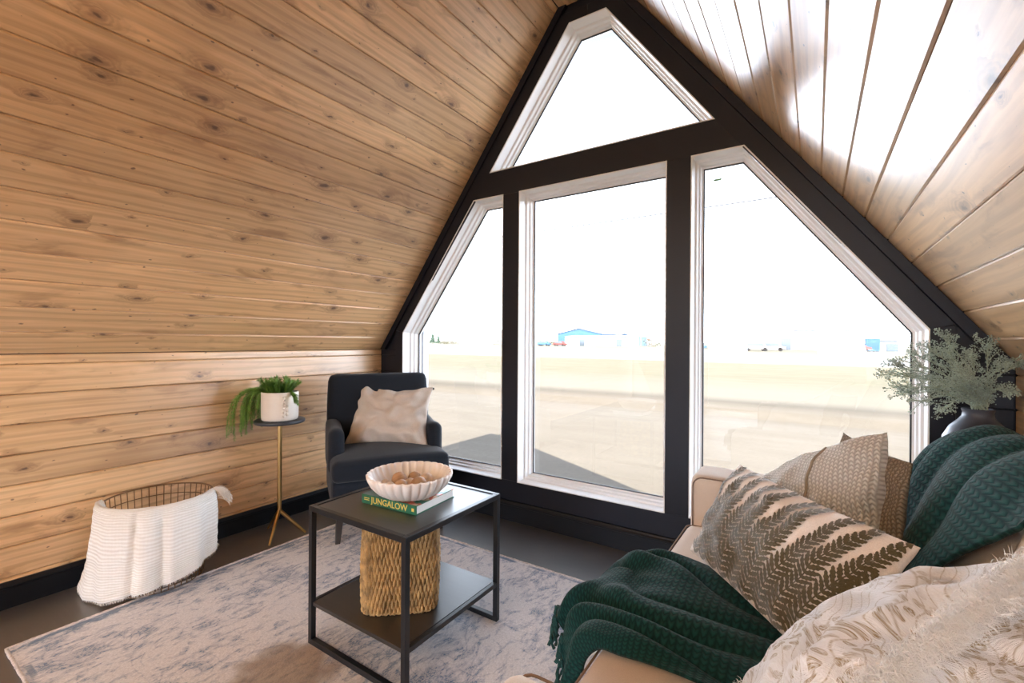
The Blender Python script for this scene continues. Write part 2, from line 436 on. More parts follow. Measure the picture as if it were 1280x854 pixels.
# sloped ceilings with planks, ridge flat, roof above
for nm, s in (('ceiling', 1), ('ceiling', -1)):
    X = XL if s > 0 else XR
    ax = Vector((s*math.cos(SANG), 0, math.sin(SANG))); nr = Vector((s*math.sin(SANG), 0, -math.cos(SANG)))
    p0 = Vector((X, 0, KNEE)); p1 = p0+ax*SLEN
    a = p0-nr*.0165-ax*.25; bq = p1-nr*.0165+ax*.35; c_ = bq-nr*.13; d_ = a-nr*.13
    ce = struct(MB().prism([(a.x, a.z), (bq.x, bq.z), (c_.x, c_.z), (d_.x, d_.z)], YB-.25, D+.26).build(nm, M['roof']))
    q = .1215
    put_plank(plank_mesh('plank', q), ce, p0+ax*q/2+Vector((0, ymid, 0)), ax, nr)
    while q+PW < SLEN:
        put_plank(pm, ce, p0+ax*(q+PW/2)+Vector((0, ymid, 0)), ax, nr); q += PW
    put_plank(plank_mesh('plank', SLEN-q), ce, p0+ax*(q+SLEN)/2+Vector((0, ymid, 0)), ax, nr)
rg = struct(MB().box(CX-FLATH-.03, CX+FLATH+.03, YB-.1, D+.1, FLATZ+.017, FLATZ+.1).build('ceiling', M['pine_back']))
for i in range(3):
    wd = 2*FLATH/3
    put_plank(plank_mesh('plank', wd), rg, (CX-FLATH+wd*(i+.5), ymid, FLATZ), (1, 0, 0), (0, 0, -1))

# window wall ------------------------------------------------------------
def out_pt(x, z): return (CX+x, z)
OUT = [(-HALF-.02, 0), (HALF+.02, 0), (HALF+.02, KNEE), (FLATH+.01, FLATZ+.02), (-FLATH-.01, FLATZ+.02), (-HALF-.02, KNEE)]
TOPW = [(-.718, 2.368), (.718, 2.368), (.12, 3.178), (-.12, 3.178)]
MIDW = [(-.478, .263), (.478, .263), (.478, 2.194), (-.478, 2.194)]
RW = [(.612, .263), (1.567, .263), (1.567, 1.261), (.862, 2.194), (.612, 2.194)]
LW = [(-x, z) for x, z in reversed(RW)]
def filled(name, loops, y0, y1, mat, parent=None, bevel=0):
    cu = bpy.data.curves.new(name, 'CURVE'); cu.dimensions = '2D'; cu.fill_mode = 'BOTH'; cu.extrude = (y1-y0)/2
    if bevel: cu.bevel_depth = bevel; cu.offset = -bevel; cu.extrude = (y1-y0)/2-bevel
    for lp in loops:
        sp = cu.splines.new('POLY'); sp.points.add(len(lp)-1)
        for i, (x, z) in enumerate(lp): sp.points[i].co = (CX+x, z, 0, 1)
        sp.use_cyclic_u = True
    to = bpy.data.objects.new(name, cu); C.objects.link(to)
    dg = bpy.context.evaluated_depsgraph_get(); me = bpy.data.meshes.new_from_object(to.evaluated_get(dg))
    bpy.data.objects.remove(to)
    yc = (y0+y1)/2
    for v in me.vertices: v.co = Vector((v.co.x, yc-v.co.z, v.co.y))
    me.materials.clear(); me.materials.append(mat); me.name = name
    bm = bmesh.new(); bm.from_mesh(me); bmesh.ops.remove_doubles(bm, verts=bm.verts, dist=1e-5); bmesh.ops.recalc_face_normals(bm, faces=bm.faces); bm.to_mesh(me); bm.free()
    return link(bpy.data.objects.new(name, me), parent)
wf = struct(filled('wall_front', [OUT, TOPW, MIDW, RW, LW], D+.012, D+.19, M['black_paint']))
# proud casing boards
def casing(name, poly): return filled(name, [poly], D-.003, D+.013, M['black_paint'], wf, bevel=.002)
def inset_x(z, off): return HALF-off-(z-KNEE)/SLOPE
g = .0008
for s in (1, -1):
    def f(pts): return [(s*x, z) for x, z in (pts if s > 0 else reversed(pts))]
    casing('sloped_casing', f([(1.567, 1.261), (inset_x(1.28, .056), 1.28), (inset_x(3.25, .056), 3.25), (.0+g, 3.25), (.0+g, 3.178+g), (.12, 3.178+g), (.718+.002, 2.368)]))
    casing('side_casing', f([(1.567, .13), (inset_x(1.28, .056), .13), (inset_x(1.28, .056), 1.279), (1.567, 1.2602)]))
    casing('mullion_board', f([(.478, .263), (.612, .263), (.612, 2.194), (.478, 2.194)]))
    tr_ = filled('slope_trim', [f([(inset_x(KNEE, 0)-.001, KNEE), (inset_x(FLATZ, 0)-.001, FLATZ-.002), (inset_x(FLATZ, .056)+.001, FLATZ-.002), (inset_x(KNEE, .056)+.001, KNEE)])], D-.016, D+.013, M['black_paint'], wf, bevel=.002)
    z = .13
    while z < KNEE-.01:
        z1 = min(z+.1357, KNEE)
        filled('dark_plank', [f([(inset_x(1.28, .054), z+.001), (HALF-.002, z+.001), (HALF-.002, z1-.001), (inset_x(1.28, .054), z1-.001)])], D+.001, D+.013, M['black_paint'], wf, bevel=.003); z = z1
casing('beam_board', [(-.852, 2.195), (.852, 2.195), (.722, 2.367), (-.722, 2.367)])
casing('bottom_board', [(-1.566, .13), (1.566, .13), (1.566, .262), (-1.566, .262)])
# baseboards with a small ogee
def baseboard(name, p0, p1, nrm, h, mat):
    p0 = Vector(p0); p1 = Vector(p1); nrm = Vector(nrm)
    sec = [(0, 0), (.016, 0), (.016, h-.028), (.019, h-.024), (.019, h-.016), (.012, h-.008), (.008, h), (0, h)]
    mb = MB(); n = len(sec)
    for p in (p0, p1): mb.v += [tuple(p+nrm*a+Vector((0, 0, z))) for a, z in sec]
    for i in range(n): mb.f.append((i, (i+1) % n, n+(i+1) % n, n+i))
    mb.f.append(tuple(range(n))); mb.f.append(tuple(reversed(range(n, 2*n))))
    return struct(mb.build(name, mat))
baseboard('baseboard_front', (XL+.02, D-.003, 0), (XR-.02, D-.003, 0), (0, -1, 0), .128, M['base_black'])
baseboard('baseboard_left', (XL, YB, 0), (XL, D-.02, 0), (1, 0, 0), .116, M['base_black'])
baseboard('baseboard_right', (XR, YB, 0), (XR, D-.02, 0), (-1, 0, 0), .116, M['base_black'])

# windows ------------------------------------------------------------
def offset_poly(poly, wd):
    n = len(poly); out = []
    for i in range(n):
        p, q, r = Vector(poly[i-1]), Vector(poly[i]), Vector(poly[(i+1) % n])
        d1 = (q-p).normalized(); d2 = (r-q).normalized()
        n1 = Vector((-d1.y, d1.x)); n2 = Vector((-d2.y, d2.x))
        k = (n1+n2); k = k/(k.dot(n1)); out.append(q+k*wd)
    return out
def strips(poly, prof):
    loops = []
    for wd, dp in prof: loops.append([(CX+v.x, D-.003+dp, v.y) for v in offset_poly(poly, wd)])
    mb = MB(); n = len(poly)
    for l in loops: mb.v += l
    for i in range(len(prof)-1):
        for j in range(n): mb.f.append((i*n+j, i*n+(j+1) % n, (i+1)*n+(j+1) % n, (i+1)*n+j))
    return mb
PROF = [(-.004, .001), (-.004, -.003), (.002, -.003), (.003, .004), (.003, .070), (.013, .074), (.015, .078), (.015, .098), (.018, .102), (.024, .104), (.026, .108), (.026, .132), (.036, .138), (.036, .147), (.016, .192), (-.02, .192)]
for i, (poly, lab) in enumerate(((TOPW, 'top'), (LW, 'left'), (MIDW, 'middle'), (RW, 'right'))):
    wn = struct(empty('window_%d' % (i+1), (0, 0, 0)))
    strips(poly, PROF).build('window_frame', M['vinyl'], wn, bevel=0)
    strips(poly, [(.034, .1362), (.0405, .137), (.0405, .146), (.034, .147)]).build('gasket', M['gasket'], wn)
    pl = offset_poly(poly, .038)
    mb = MB(); n = len(pl); mb.v = [(CX+v.x, D-.003+.142, v.y) for v in pl]; mb.f = [tuple(range(n))]
    mb.build('pane', M['glass'], wn)
    if i == 3:   # small maker's sticker on the pane
        st = M.setdefault('sticker', simple('sticker', (.25, .5, .25), .5, var=.6, scale=60))
        MB().box(CX+.612+.085, CX+.612+.125, D+.136, D+.1375, 2.085, 2.096).build('sticker', st, wn)
# outer corner return beside the left window
struct(MB().prism([(XL-.16, -.2), (CX-1.533, -.2), (CX-1.533, 1.30), (XL-.16, .95)], D+.1905, D+.25).build('trim_1', M['siding']))
# unseen back wall; its door and window are added to let in fill daylight
wb = struct(filled('wall_back', [OUT, [(-1.35, .02), (-.45, .02), (-.45, 2.05), (-1.35, 2.05)], [(.2, .9), (1.2, .9), (1.2, 1.7), (.2, 1.7)]], YB-.15, YB, M['pine']))
for k, poly in enumerate(([(-1.35, .02), (-.45, .02), (-.45, 2.05), (-1.35, 2.05)], [(.2, .9), (1.2, .9), (1.2, 1.7), (.2, 1.7)])):
    wn = struct(empty('added_door_1' if k == 0 else 'window_5'))
    mb = MB(); lo = [Vector(p) for p in poly]; inn = offset_poly(poly, .06)
    for y in (YB-.10, YB-.05):
        mb.v += [(CX+v.x, y, v.y) for v in lo]+[(CX+v.x, y, v.y) for v in inn]
    for j in range(4):
        j2 = (j+1) % 4
        mb.f += [(j, j2, 4+j2, 4+j), (8+j, 12+j, 12+j2, 8+j2), (4+j, 4+j2, 12+j2, 12+j), (j, 8+j, 8+j2, j2)]
    mb.build('frame', M['vinyl'], wn)
    mb = MB(); mb.v = [(CX+v.x, YB-.075, v.y) for v in inn]; mb.f = [(0, 1, 2, 3)]; mb.build('pane', M['glass'], wn)

# recessed ridge lights ------------------------------------------------------------
def emis(name, col, st):
    mt, nt, bs = new_mat(name); bs.inputs['Base Color'].default_value = (*col, 1)
    bs.inputs['Emission Color'].default_value = (*col, 1); bs.inputs['Emission Strength'].default_value = st; return mt
M['lens'] = emis('warm_lens', (1.0, .85, .68), 55*LAMP)
M['globe'] = emis('warm_fill_globe', (1.0, .82, .62), 22*LAMP)
M['white_metal'] = simple('white_metal', (.8, .8, .78), .4)
RL = ['recessed ridge light above the sitting area by the gable windows', 'recessed ridge light above the sofa', 'recessed ridge light behind the sofa end', 'recessed ridge light at the back wall end']
for i, y in enumerate((1.48, .2, -1.1, -2.4)):
    t = tag(empty('recessed_light', (CX, y, FLATZ)), RL[i], 'ceiling light', 'recessed lights along the ridge')
    MB().lathe([(.062, -.001), (.078, -.001), (.080, -.006), (.064, -.008), (.060, -.004)], 32).build('trim_ring', M['white_metal'], t, True)
    MB().lathe([(.0, -.0035), (.061, -.0035), (.061, -.002), (.0, -.002)], 32).build('lens', M['lens'], t)
PLB = ['added fill globe hanging behind the sofa on the wood-wall side', 'added fill globe hanging behind the sofa on the sofa side']
for i, (x, y, z) in enumerate(((-2.0, -1.35, 2.05), (-.45, -1.75, 2.05))):  # unseen globes, added behind the camera to fill the room with warm light
    t = tag(empty('fill_globe', (x, y, z)), PLB[i], 'lamp', 'added fill globes')
    pr = [(.14*math.sin(PI*k/14), -.14*math.cos(PI*k/14)) for k in range(15)]; pr[0] = (.002, -.14); pr[-1] = (.002, .14)
    MB().lathe(pr, 28).build('globe', M['globe'], t, True)
    zc = KNEE+(HALF-abs(x-CX))*SLOPE-z
    MB().tube([(0, 0, .13), (0, 0, zc)], .004, 8).build('cord', M['base_black'], t)
    MB().lathe([(.03, .12), (.03, .16), (.012, .18)], 16).build('socket_cap', M['base_black'], t, True)
# ------------------------------------------------------------ outside
GZ = -.35
def ground_z(y):
    return GZ - (.10 if y < 11.5 else .0)*max(0, min(1, (y-9)/2.5)) + .06*math.exp(-((y-12.6)/1.0)**2)
mb = MB(); ys = [-60, -20, -5, 3, 6, 8, 9, 9.6, 10.2, 10.8, 11.2, 11.5, 11.8, 12.1, 12.6, 13.1, 13.8, 15, 18, 25, 40, 60, 100, 200, 500, 1500]
xs_ = [-1500, -500, -200, -100, -60, -40, -25, -15, -8, -3, 2, 8, 20, 50, 150, 600, 1500]
for y in ys:
    for x in xs_: mb.v.append((x, y, ground_z(y)))
nx = len(xs_)
for i in range(len(ys)-1):
    for j in range(nx-1): mb.f.append((i*nx+j, i*nx+j+1, (i+1)*nx+j+1, (i+1)*nx+j))
gr = struct(mb.build('ground', M['ground'], None, True, angle=180))
def far_x(x, y_dist):
    """x of a far-off object standing at depth Y on a given bearing"""
    d = _F + _R*((x-640)/FPX); return d.x/d.y*y_dist
M['blue_clad'] = simple('blue_cladding', (.045, .12, .22), .6, var=.05); M['white_clad'] = simple('white_cladding', (.30, .30, .31), .6, var=.04)
M['pale_roof'] = simple('pale_metal_roof', (.20, .19, .20), .5, var=.05); M['dull_red'] = simple('dull_red_paint', (.20, .05, .04), .5, var=.1)
M['dark_win'] = simple('dark_glass', (.08, .1, .12), .2, var=.1); M['bark'] = simple('bark', (.18, .13, .09), .9, var=.3)
M['spruce'] = simple('spruce_green', (.035, .06, .04), .9, var=.4, scale=2); M['scrub'] = simple('dry_scrub', (.12, .11, .07), .9, var=.4, scale=2)
M['tyre'] = simple('tyre_rubber', (.02, .02, .02), .8, var=.1); M['cable'] = simple('cable', (.10, .10, .11), .6)
def barn(x0, x1, Y, depth, eave, peak, wall, roof, label, doors=2, gable_x=True):
    t = tag(empty('shed_building', ((x0+x1)/2, Y, GZ)), label, 'building', 'buildings beyond the road')
    hw = (x1-x0)/2
    if gable_x:   # gable end faces the camera
        MB().prism([(-hw, 0), (hw, 0), (hw, eave), (0, peak), (-hw, eave)], 0, depth).build('wall', wall, t)
        for s in (-1, 1):
            MB().prism([(0, peak+.05), (s*(hw+.4), eave-.1), (s*(hw+.4), eave+.15), (0, peak+.35)], -.4, depth+.4).build('roof', roof, t)
    else:
        MB().box(-hw, hw, 0, depth, 0, eave).build('wall', wall, t)
        mb = MB(); mb.v = [(-hw-.3, -.4, eave-.05), (hw+.3, -.4, eave-.05), (hw+.3, depth/2, peak), (-hw-.3, depth/2, peak), (-hw-.3, depth+.4, eave-.05), (hw+.3, depth+.4, eave-.05)]
        mb.f = [(0, 1, 2, 3), (3, 2, 5, 4), (0, 3, 4), (1, 5, 2), (0, 4, 5, 1)]; mb.build('roof', roof, t)
    for i in range(doors):
        x = -hw+(i+.5)*2*hw/doors
        MB().box(x-.9, x+.9, -.08, .02, 0, min(2.6, eave*.7)).build('door', M['dark_win'] if i % 3 == 1 else M['white_clad'], t)
    return t
barn(far_x(697, 165), far_x(752, 165), 165, 30, 4.6, 6.6, M['blue_clad'], M['pale_roof'], 'blue clad shed with a pale gabled roof beyond the road', 1)
barn(far_x(706, 150), far_x(782, 150), 150, 14, 3.4, 3.9, M['white_clad'], M['pale_roof'], 'long low white shed standing in front of the blue shed', 5, False)
barn(far_x(774, 168), far_x(788, 168), 168, 20, 3.6, 4.6, M['blue_clad'], M['pale_roof'], 'narrow blue clad shed at the end of the low white shed', 1)
barn(far_x(893, 120), far_x(1063, 120), 120, 25, 4.4, 5.0, M['white_clad'], M['pale_roof'], 'very long white warehouse across the field', 8, False)
barn(far_x(1094, 118), far_x(1122, 118), 118, 6, 2.2, 2.6, M['white_clad'], M['pale_roof'], 'short white shed next to a blue container', 2, False)
barn(far_x(575, 190), far_x(608, 190), 190, 30, 6.5, 7.5, M['white_clad'], M['white_clad'], 'tall white storage building far across the field', 1, False)
barn(far_x(790, 200), far_x(806, 200), 200, 12, 2.6, 3.2, M['white_clad'], M['dull_red'], 'small white shed with a reddish roof edge', 1, False)
def container(x, Y, L, mat, label):
    t = tag(empty('shipping_container', (x, Y, GZ)), label, 'container')
    MB().box(-L/2, L/2, 0, 2.4, .1, 2.6).build('body', mat, t, bevel=.05)
    for k in range(6): MB().box(-L/2+(k+.3)*L/6, -L/2+(k+.6)*L/6, -.06, .0, .25, 2.45).build('rib', mat, t)
    MB().box(-L/2+.1, L/2-.1, .2, 2.2, 0, .1).build('skid', M['tyre'], t)
container(far_x(1091, 112), 112, 2.2, M['blue_clad'], 'blue shipping container standing beside the white shed')
def car(x, Y, mat, label, L=4.6, H=1.6):
    t = tag(empty('parked_car', (x, Y, GZ)), label, 'car', 'vehicles beyond the road')
    MB().prism([(-L/2, .35), (L/2, .35), (L/2, .85), (L*.36, .95), (L*.22, H), (-L*.3, H), (-L*.42, .95), (-L/2, .9)], -.85, .85).build('body', mat, t, bevel=.06)
    MB().prism([(L*.30, 1.0), (L*.20, H-.1), (-L*.28, H-.1), (-L*.37, 1.0)], -.88, .88).build('window_band', M['dark_win'], t)
    for sx_ in (-1, 1):
        for sy2 in (-1, 1):
            wm = MB().lathe([(.01, -.1), (.33, -.1), (.33, .1), (.01, .1)], 14); xf(wm, Matrix.Translation((sx_*L*.31, sy2*.75, .33)) @ Matrix.Rotation(PI/2, 4, 'X')); wm.build('wheel', M['tyre'], t)
for x, Y, mk, lb in ((1070, 108, 'dull_red', 'red car parked at the end of the white warehouse'), (700, 140, 'dull_red', 'red car parked beside the blue shed'),
                     (680, 138, 'blue_clad', 'blue car parked in the lot by the scrub'), (672, 141, 'white_clad', 'white car parked near the scrub and the blue car'),
                     (869, 108, 'blue_clad', 'blue car parked by the utility pole'), (965, 100, 'pale_roof', 'pale grey car parked along the warehouse front'), (946, 97, 'white_clad', 'white car parked along the warehouse front')):
    car(far_x(x, Y), Y, M[mk], lb)
def blob_tree(x, Y, h, r, mat, label, spruce=False, seed=0):
    rnd = random.Random(seed); t = tag(empty('spruce_tree' if spruce else 'bush', (x, Y, GZ)), label, 'tree' if spruce else 'bush', 'trees across the field' if spruce else 'scrub bushes across the field')
    MB().tube([(0, 0, 0), (0, 0, h*.5)], .12, 6).build('trunk', M['bark'], t)
    mb = MB()
    if spruce:
        for k in range(7):
            z0 = h*(.12+.12*k); rr = r*(1-k/7.5)
            n = 14; c0 = len(mb.v); mb.v.append((0, 0, z0+h*.22))
            for j in range(n):
                a = 2*PI*j/n; q = rr*(1 if j % 2 else .62)*rnd.uniform(.85, 1.1); mb.v.append((q*math.cos(a), q*math.sin(a), z0-rnd.uniform(0, .06)*h))
            for j in range(n): mb.f.append((c0, c0+1+j, c0+1+(j+1) % n))
    else:
        for k in range(260):
            a = rnd.uniform(0, 2*PI); q = r*math.sqrt(rnd.random()); z = rnd.uniform(.1, 1)*h*(1-.45*(q/r)**2); p = Vector((q*math.cos(a), q*math.sin(a), z)); sz = r*.16
            d1 = Vector((rnd.uniform(-1, 1), rnd.uniform(-1, 1), rnd.uniform(-1, 1)))*sz; d2 = Vector((rnd.uniform(-1, 1), rnd.uniform(-1, 1), rnd.uniform(-1, 1)))*sz
            mb.add([p, p+d1, p+d2], [(0, 1, 2)])
    mb.build('foliage', mat, t)
blob_tree(far_x(541, 150), 150, 6.5, 1.6, M['spruce'], 'tall dark spruce at the edge of the far field', True, 1)
blob_tree(far_x(548, 157), 157, 5.2, 1.4, M['spruce'], 'shorter spruce standing beside the tall dark spruce', True, 2)
blob_tree(far_x(565, 140), 140, 4.0, 2.4, M['scrub'], 'round bare bush between the spruces and the white storage building', seed=3)
blob_tree(far_x(618, 150), 150, 4.0, 2.2, M['scrub'], 'round bush by the tall white storage building', seed=4)
blob_tree(far_x(685, 150), 150, 3.6, 3.6, M['scrub'], 'wide scrubby bush beside the blue shed', seed=5)
blob_tree(far_x(815, 160), 160, 4.6, 3.0, M['scrub'], 'dark scrub beside the small shed with the reddish roof', seed=6)
blob_tree(far_x(555, 146), 146, 1.8, 2.0, M['scrub'], 'low scrub at the foot of the spruces', seed=8)
# overhead line with its two poles, and two distant poles
t = tag(empty('utility_line', (0, 14, GZ)), 'overhead cable strung between two tall poles across the sky', 'power line')
pts = []
for k in range(41):
    x = -40+k*1.75; pts.append((x, 0, 5.95-.55*(1-((x+5)/35)**2)))
MB().tube(pts, .022, 5).build('cable', M['cable'], t)
for x in (-40, 30): MB().tube([(x, 0, 0), (x, 0, 6.6)], [.14, .09], 8).build('pole', M['bark'], t)
for x, Y, h, lb in ((874, 112, 9.0, 'utility pole standing beside the blue parked car'), (801, 150, 9.5, 'utility pole standing by the dark scrub')):
    t = tag(empty('utility_pole', (far_x(x, Y), Y, GZ)), lb, 'pole', 'distant utility poles')
    MB().tube([(0, 0, 0), (0, 0, h)], [.14, .09], 8).build('post', M['bark'], t); MB().box(-.9, .9, -.06, .06, h-.8, h-.68).build('crossarm', M['bark'], t)
# ------------------------------------------------------------ furniture materials
M['charcoal'] = fabric('charcoal_upholstery', (.008, .011, .017), (.015, .020, .029), scale=600, bump=.25, sheen=.12)
M['beige'] = fabric('beige_upholstery', (.58, .48, .395), (.68, .58, .485), scale=700, bump=.2, sheen=.2, bigvar=.04)
M['piping'] = simple('brown_piping', (.20, .13, .09), .8, var=.1)
M['linen'] = fabric('linen', (.48, .40, .33), (.66, .58, .50), scale=320, bump=.5, dist=.001, bigvar=.10, aniso=(1, 1, 3))
M['black_metal'] = simple('black_metal', (.014, .015, .018), .32, metal=.2, var=.1, bump=.04)
M['black_ash'] = wood_mat('black_ash', (.018, .016, .016), (.014, .013, .013), (.009, .008, .008), rough=.36, coat=.55, knot=.01)
M['brass'] = simple('brass', (.62, .42, .17), .28, metal=1., var=.06)
M['dark_top'] = simple('dark_blue_marble', (.025, .028, .036), .35, var=.35, scale=14)
M['ceramic'] = simple('cream_ceramic', (.72, .66, .58), .45, var=.05, bump=.06, bscale=60)
M['bowl'] = simple('white_stone', (.86, .80, .75), .4, var=.04, scale=9)
M['wire'] = simple('bronze_wire', (.20, .11, .05), .4, metal=.6, var=.2)
mt, nt, bs = new_mat('white_muslin'); b = NB(nt)
uv = b.n('ShaderNodeTexCoord').outputs['UV']; s = b.sep(uv); wob = b.math('MULTIPLY', b.noise(b.vmul(uv, (30, 9, 1)), 1, 3), 7.)
cr = b.map(b.math('SINE', b.math('ADD', b.math('MULTIPLY', s[0], 640.), wob)), -1, 1, 0, 1)
c2 = b.map(b.math('SINE', b.math('ADD', b.math('MULTIPLY', s[1], 420.), wob)), -1, 1, 0, 1)
h = b.math('ADD', cr, b.math('ADD', b.math('MULTIPLY', c2, .10), b.math('MULTIPLY', b.noise(uv, 420, 2), .5)))
nt.links.new(b.mix(b.map(h, .2, 1.4), (.70, .66, .60), (.86, .84, .80)), bs.inputs['Base Color']); bs.inputs['Roughness'].default_value = .95; bs.inputs['Specular IOR Level'].default_value = .1
b.bump(h, .5, .003, bs); M['muslin'] = mt
M['seagrass'] = simple('seagrass', (.36, .22, .085), .7, var=.5, scale=30, bump=.4, bscale=260)
M['pulp'] = simple('paper_pages', (.82, .82, .80), .8, var=.05, scale=300)
M['green_cover'] = simple('green_book_cover', (.02, .13, .075), .4, var=.2, scale=20)
M['gold_ink'] = simple('gold_ink', (.75, .55, .12), .5, var=.05)
M['ball'] = wood_mat('light_turned_wood', (.52, .33, .19), (.40, .23, .12), (.22, .11, .05), rough=.5, coat=0, knot=.2)
M['ball_pale'] = simple('pale_shell', (.66, .52, .40), .35, var=.25, scale=40)
M['leaf'] = simple('bright_green_needles', (.17, .33, .06), .6, var=.5, scale=18)
M['soil'] = simple('soil', (.03, .02, .015), .95, var=.4, scale=60)
M['vase'] = simple('slate_glaze', (.045, .05, .068), .38, var=.35, scale=7)
M['sage'] = simple('dusty_sage', (.36, .44, .38), .7, var=.35, scale=30)
M['sage_stem'] = simple('sage_stem', (.36, .42, .32), .7, var=.25, scale=30)
M['green_knit'] = knit_mat('emerald_knit', (.005, .026, .025), (.010, .056, .052), .015, .019, .6, .0035)
M['tassel'] = simple('emerald_yarn', (.008, .046, .042), .95, var=.4, scale=200, bump=.6, bscale=500)
M['fern_ground'] = fabric('cream_linen', (.74, .67, .61), (.86, .79, .73), scale=380, bump=.3, bigvar=.05)
M['fern_olive'] = fabric('olive_embroidery', (.065, .050, .022), (.125, .10, .05), scale=520, bump=.8, sheen=.5)
M['dark_wood'] = simple('dark_leg_wood', (.03, .022, .018), .45, var=.2)
M['side_wood'] = wood_mat('oak', (.46, .29, .15), (.36, .21, .10), (.2, .1, .05), knot=.2)
# grey-beige boucle knit
M['boucle'] = knit_mat('oat_boucle', (.50, .47, .42), (.84, .81, .76), .012, .013, 1., .005)
M['boucle_dark'] = knit_mat('taupe_knit', (.17, .13, .09), (.36, .29, .21), .012, .012, 1., .005)
# gold botanical print on white, UV
mt, nt, bs = new_mat('gold_botanical_print'); b = NB(nt)
uv = b.n('ShaderNodeTexCoord').outputs['UV']; nz = b.n('ShaderNodeTexNoise'); nz.inputs['Scale'].default_value = 2.4; nz.inputs['Detail'].default_value = 1
nt.links.new(uv, nz.inputs['Vector'])
wv = b.vadd(uv, b.vmul(b.vadd(nz.outputs['Color'], (-.5, -.5, -.5)), (.55, .55, 0)))
s = b.sep(wv); ang = b.math('ADD', b.math('MULTIPLY', s[0], 26.), b.math('MULTIPLY', s[1], 17.))
lines = b.map(b.math('ABSOLUTE', b.math('SINE', ang)), .0, .30, 1, 0, True)
vo = b.n('ShaderNodeTexVoronoi', feature='F1', voronoi_dimensions='2D'); vo.inputs['Scale'].default_value = 9.; nt.links.new(b.vmul(wv, (1, 1.5, 1)), vo.inputs['Vector'])
dots = b.map(vo.outputs['Distance'], .30, .36, 1, 0, True)
zone = b.map(b.noise(uv, 1.7, 2), .46, .56, 0, 1, True)
ink = b.math('MAXIMUM', b.math('MULTIPLY', lines, .75), b.math('MULTIPLY', dots, zone))
fur = b.noise(b.vmul(wv, (14, 60, 1)), 2., 3, .6)
ink = b.math('MULTIPLY', ink, b.map(fur, .35, .62, 0, 1))
c = b.mix(ink, b.mix(b.map(fur, .3, .7), (.78, .76, .75), (.90, .90, .90)), (.30, .20, .07))
nt.links.new(c, bs.inputs['Base Color']); bs.inputs['Roughness'].default_value = .9; bs.inputs['Sheen Weight'].default_value = .3; bs.inputs['Specular IOR Level'].default_value = .2
b.bump(fur, .9, .006, bs); M['botanical'] = mt
M['fluff'] = simple('white_fluff', (.86, .85, .83), .95, var=.06, scale=60)
# distressed rug
mt, nt, bs = new_mat('distressed_rug'); b = NB(nt)
co = b.n('ShaderNodeTexCoord').outputs['Object']; s = b.sep(co)
HX, HY = 1.055, .85
wp = b.n('ShaderNodeTexNoise'); wp.inputs['Scale'].default_value = 5.; wp.inputs['Detail'].default_value = 3; nt.links.new(co, wp.inputs['Vector'])
cw = b.vadd(co, b.vmul(b.vadd(wp.outputs['Color'], (-.5, -.5, -.5)), (.10, .10, 0)))
big = b.noise(cw, 3.4, 5, .6); mid_ = b.noise(b.vmul(cw, (34, 13, 1)), 1., 5, .7); fine = b.noise(b.vmul(co, (1, .55, 1)), 190., 3, .7)
# floral lattice under the wear
vor = b.n('ShaderNodeTexVoronoi', feature='SMOOTH_F1', voronoi_dimensions='2D'); vor.inputs['Scale'].default_value = 4.2; nt.links.new(cw, vor.inputs['Vector'])
petal = b.map(b.math('ABSOLUTE', b.math('SINE', b.math('MULTIPLY', vor.outputs['Distance'], 26.))), .0, .45, 1, 0, True)
msk = b.math('ADD', b.math('ADD', b.math('MULTIPLY', b.map(big, .42, .66), .55), b.math('MULTIPLY', b.map(mid_, .44, .66), .75)), b.math('MULTIPLY', petal, .22))
msk = b.math('MULTIPLY', b.map(msk, .34, .90), b.map(fine, .36, .58, .12, 1.))
ivory = b.mix(b.map(fine, .3, .7), (.54, .53, .55), (.79, .78, .80)); blue = b.mix(b.map(mid_, .3, .7), (.045, .095, .21), (.13, .21, .35))
c = b.mix(msk, ivory, blue)
# brown worn patch and the blue border stripes
px_, py_ = s[0], s[1]
bd = b.math('ADD', b.math('POWER', b.math('MULTIPLY', b.math('SUBTRACT', px_, -.04), 4.6), 2.), b.math('POWER', b.math('MULTIPLY', b.math('SUBTRACT', py_, -.33), 5.6), 2.))
bp = b.math('MULTIPLY', b.map(b.math('ADD', bd, b.math('MULTIPLY', b.noise(co, 9., 3), 1.6)), 1.1, 1.9, 1, 0, True), .8)
c = b.mix(bp, c, b.mix(b.map(mid_, .35, .65), (.12, .08, .05), (.42, .30, .19)))
ex = b.math('SUBTRACT', HX, b.math('ABSOLUTE', px_)); ey = b.math('SUBTRACT', HY, b.math('ABSOLUTE', py_)); ed = b.math('MINIMUM', ex, ey)
st1 = b.math('MULTIPLY', b.map(ed, .012, .016), b.map(ed, .030, .034, 1, 0)); st1 = b.math('MULTIPLY', st1, b.map(b.noise(co, 7., 2), .40, .55))
st2 = b.math('MULTIPLY', b.math('MULTIPLY', b.map(ex, .012, .02), b.map(ex, .06, .075, 1, 0)), b.map(mid_, .40, .55))
c = b.mix(b.math('MULTIPLY', b.math('MAXIMUM', st1, st2), .85), c, (.08, .15, .26))
nt.links.new(c, bs.inputs['Base Color']); bs.inputs['Roughness'].default_value = .95; bs.inputs['Sheen Weight'].default_value = .3; bs.inputs['Specular IOR Level'].default_value = .1
b.bump(b.math('ADD', fine, b.math('MULTIPLY', mid_, .5)), .8, .003, bs); M['rug'] = mt

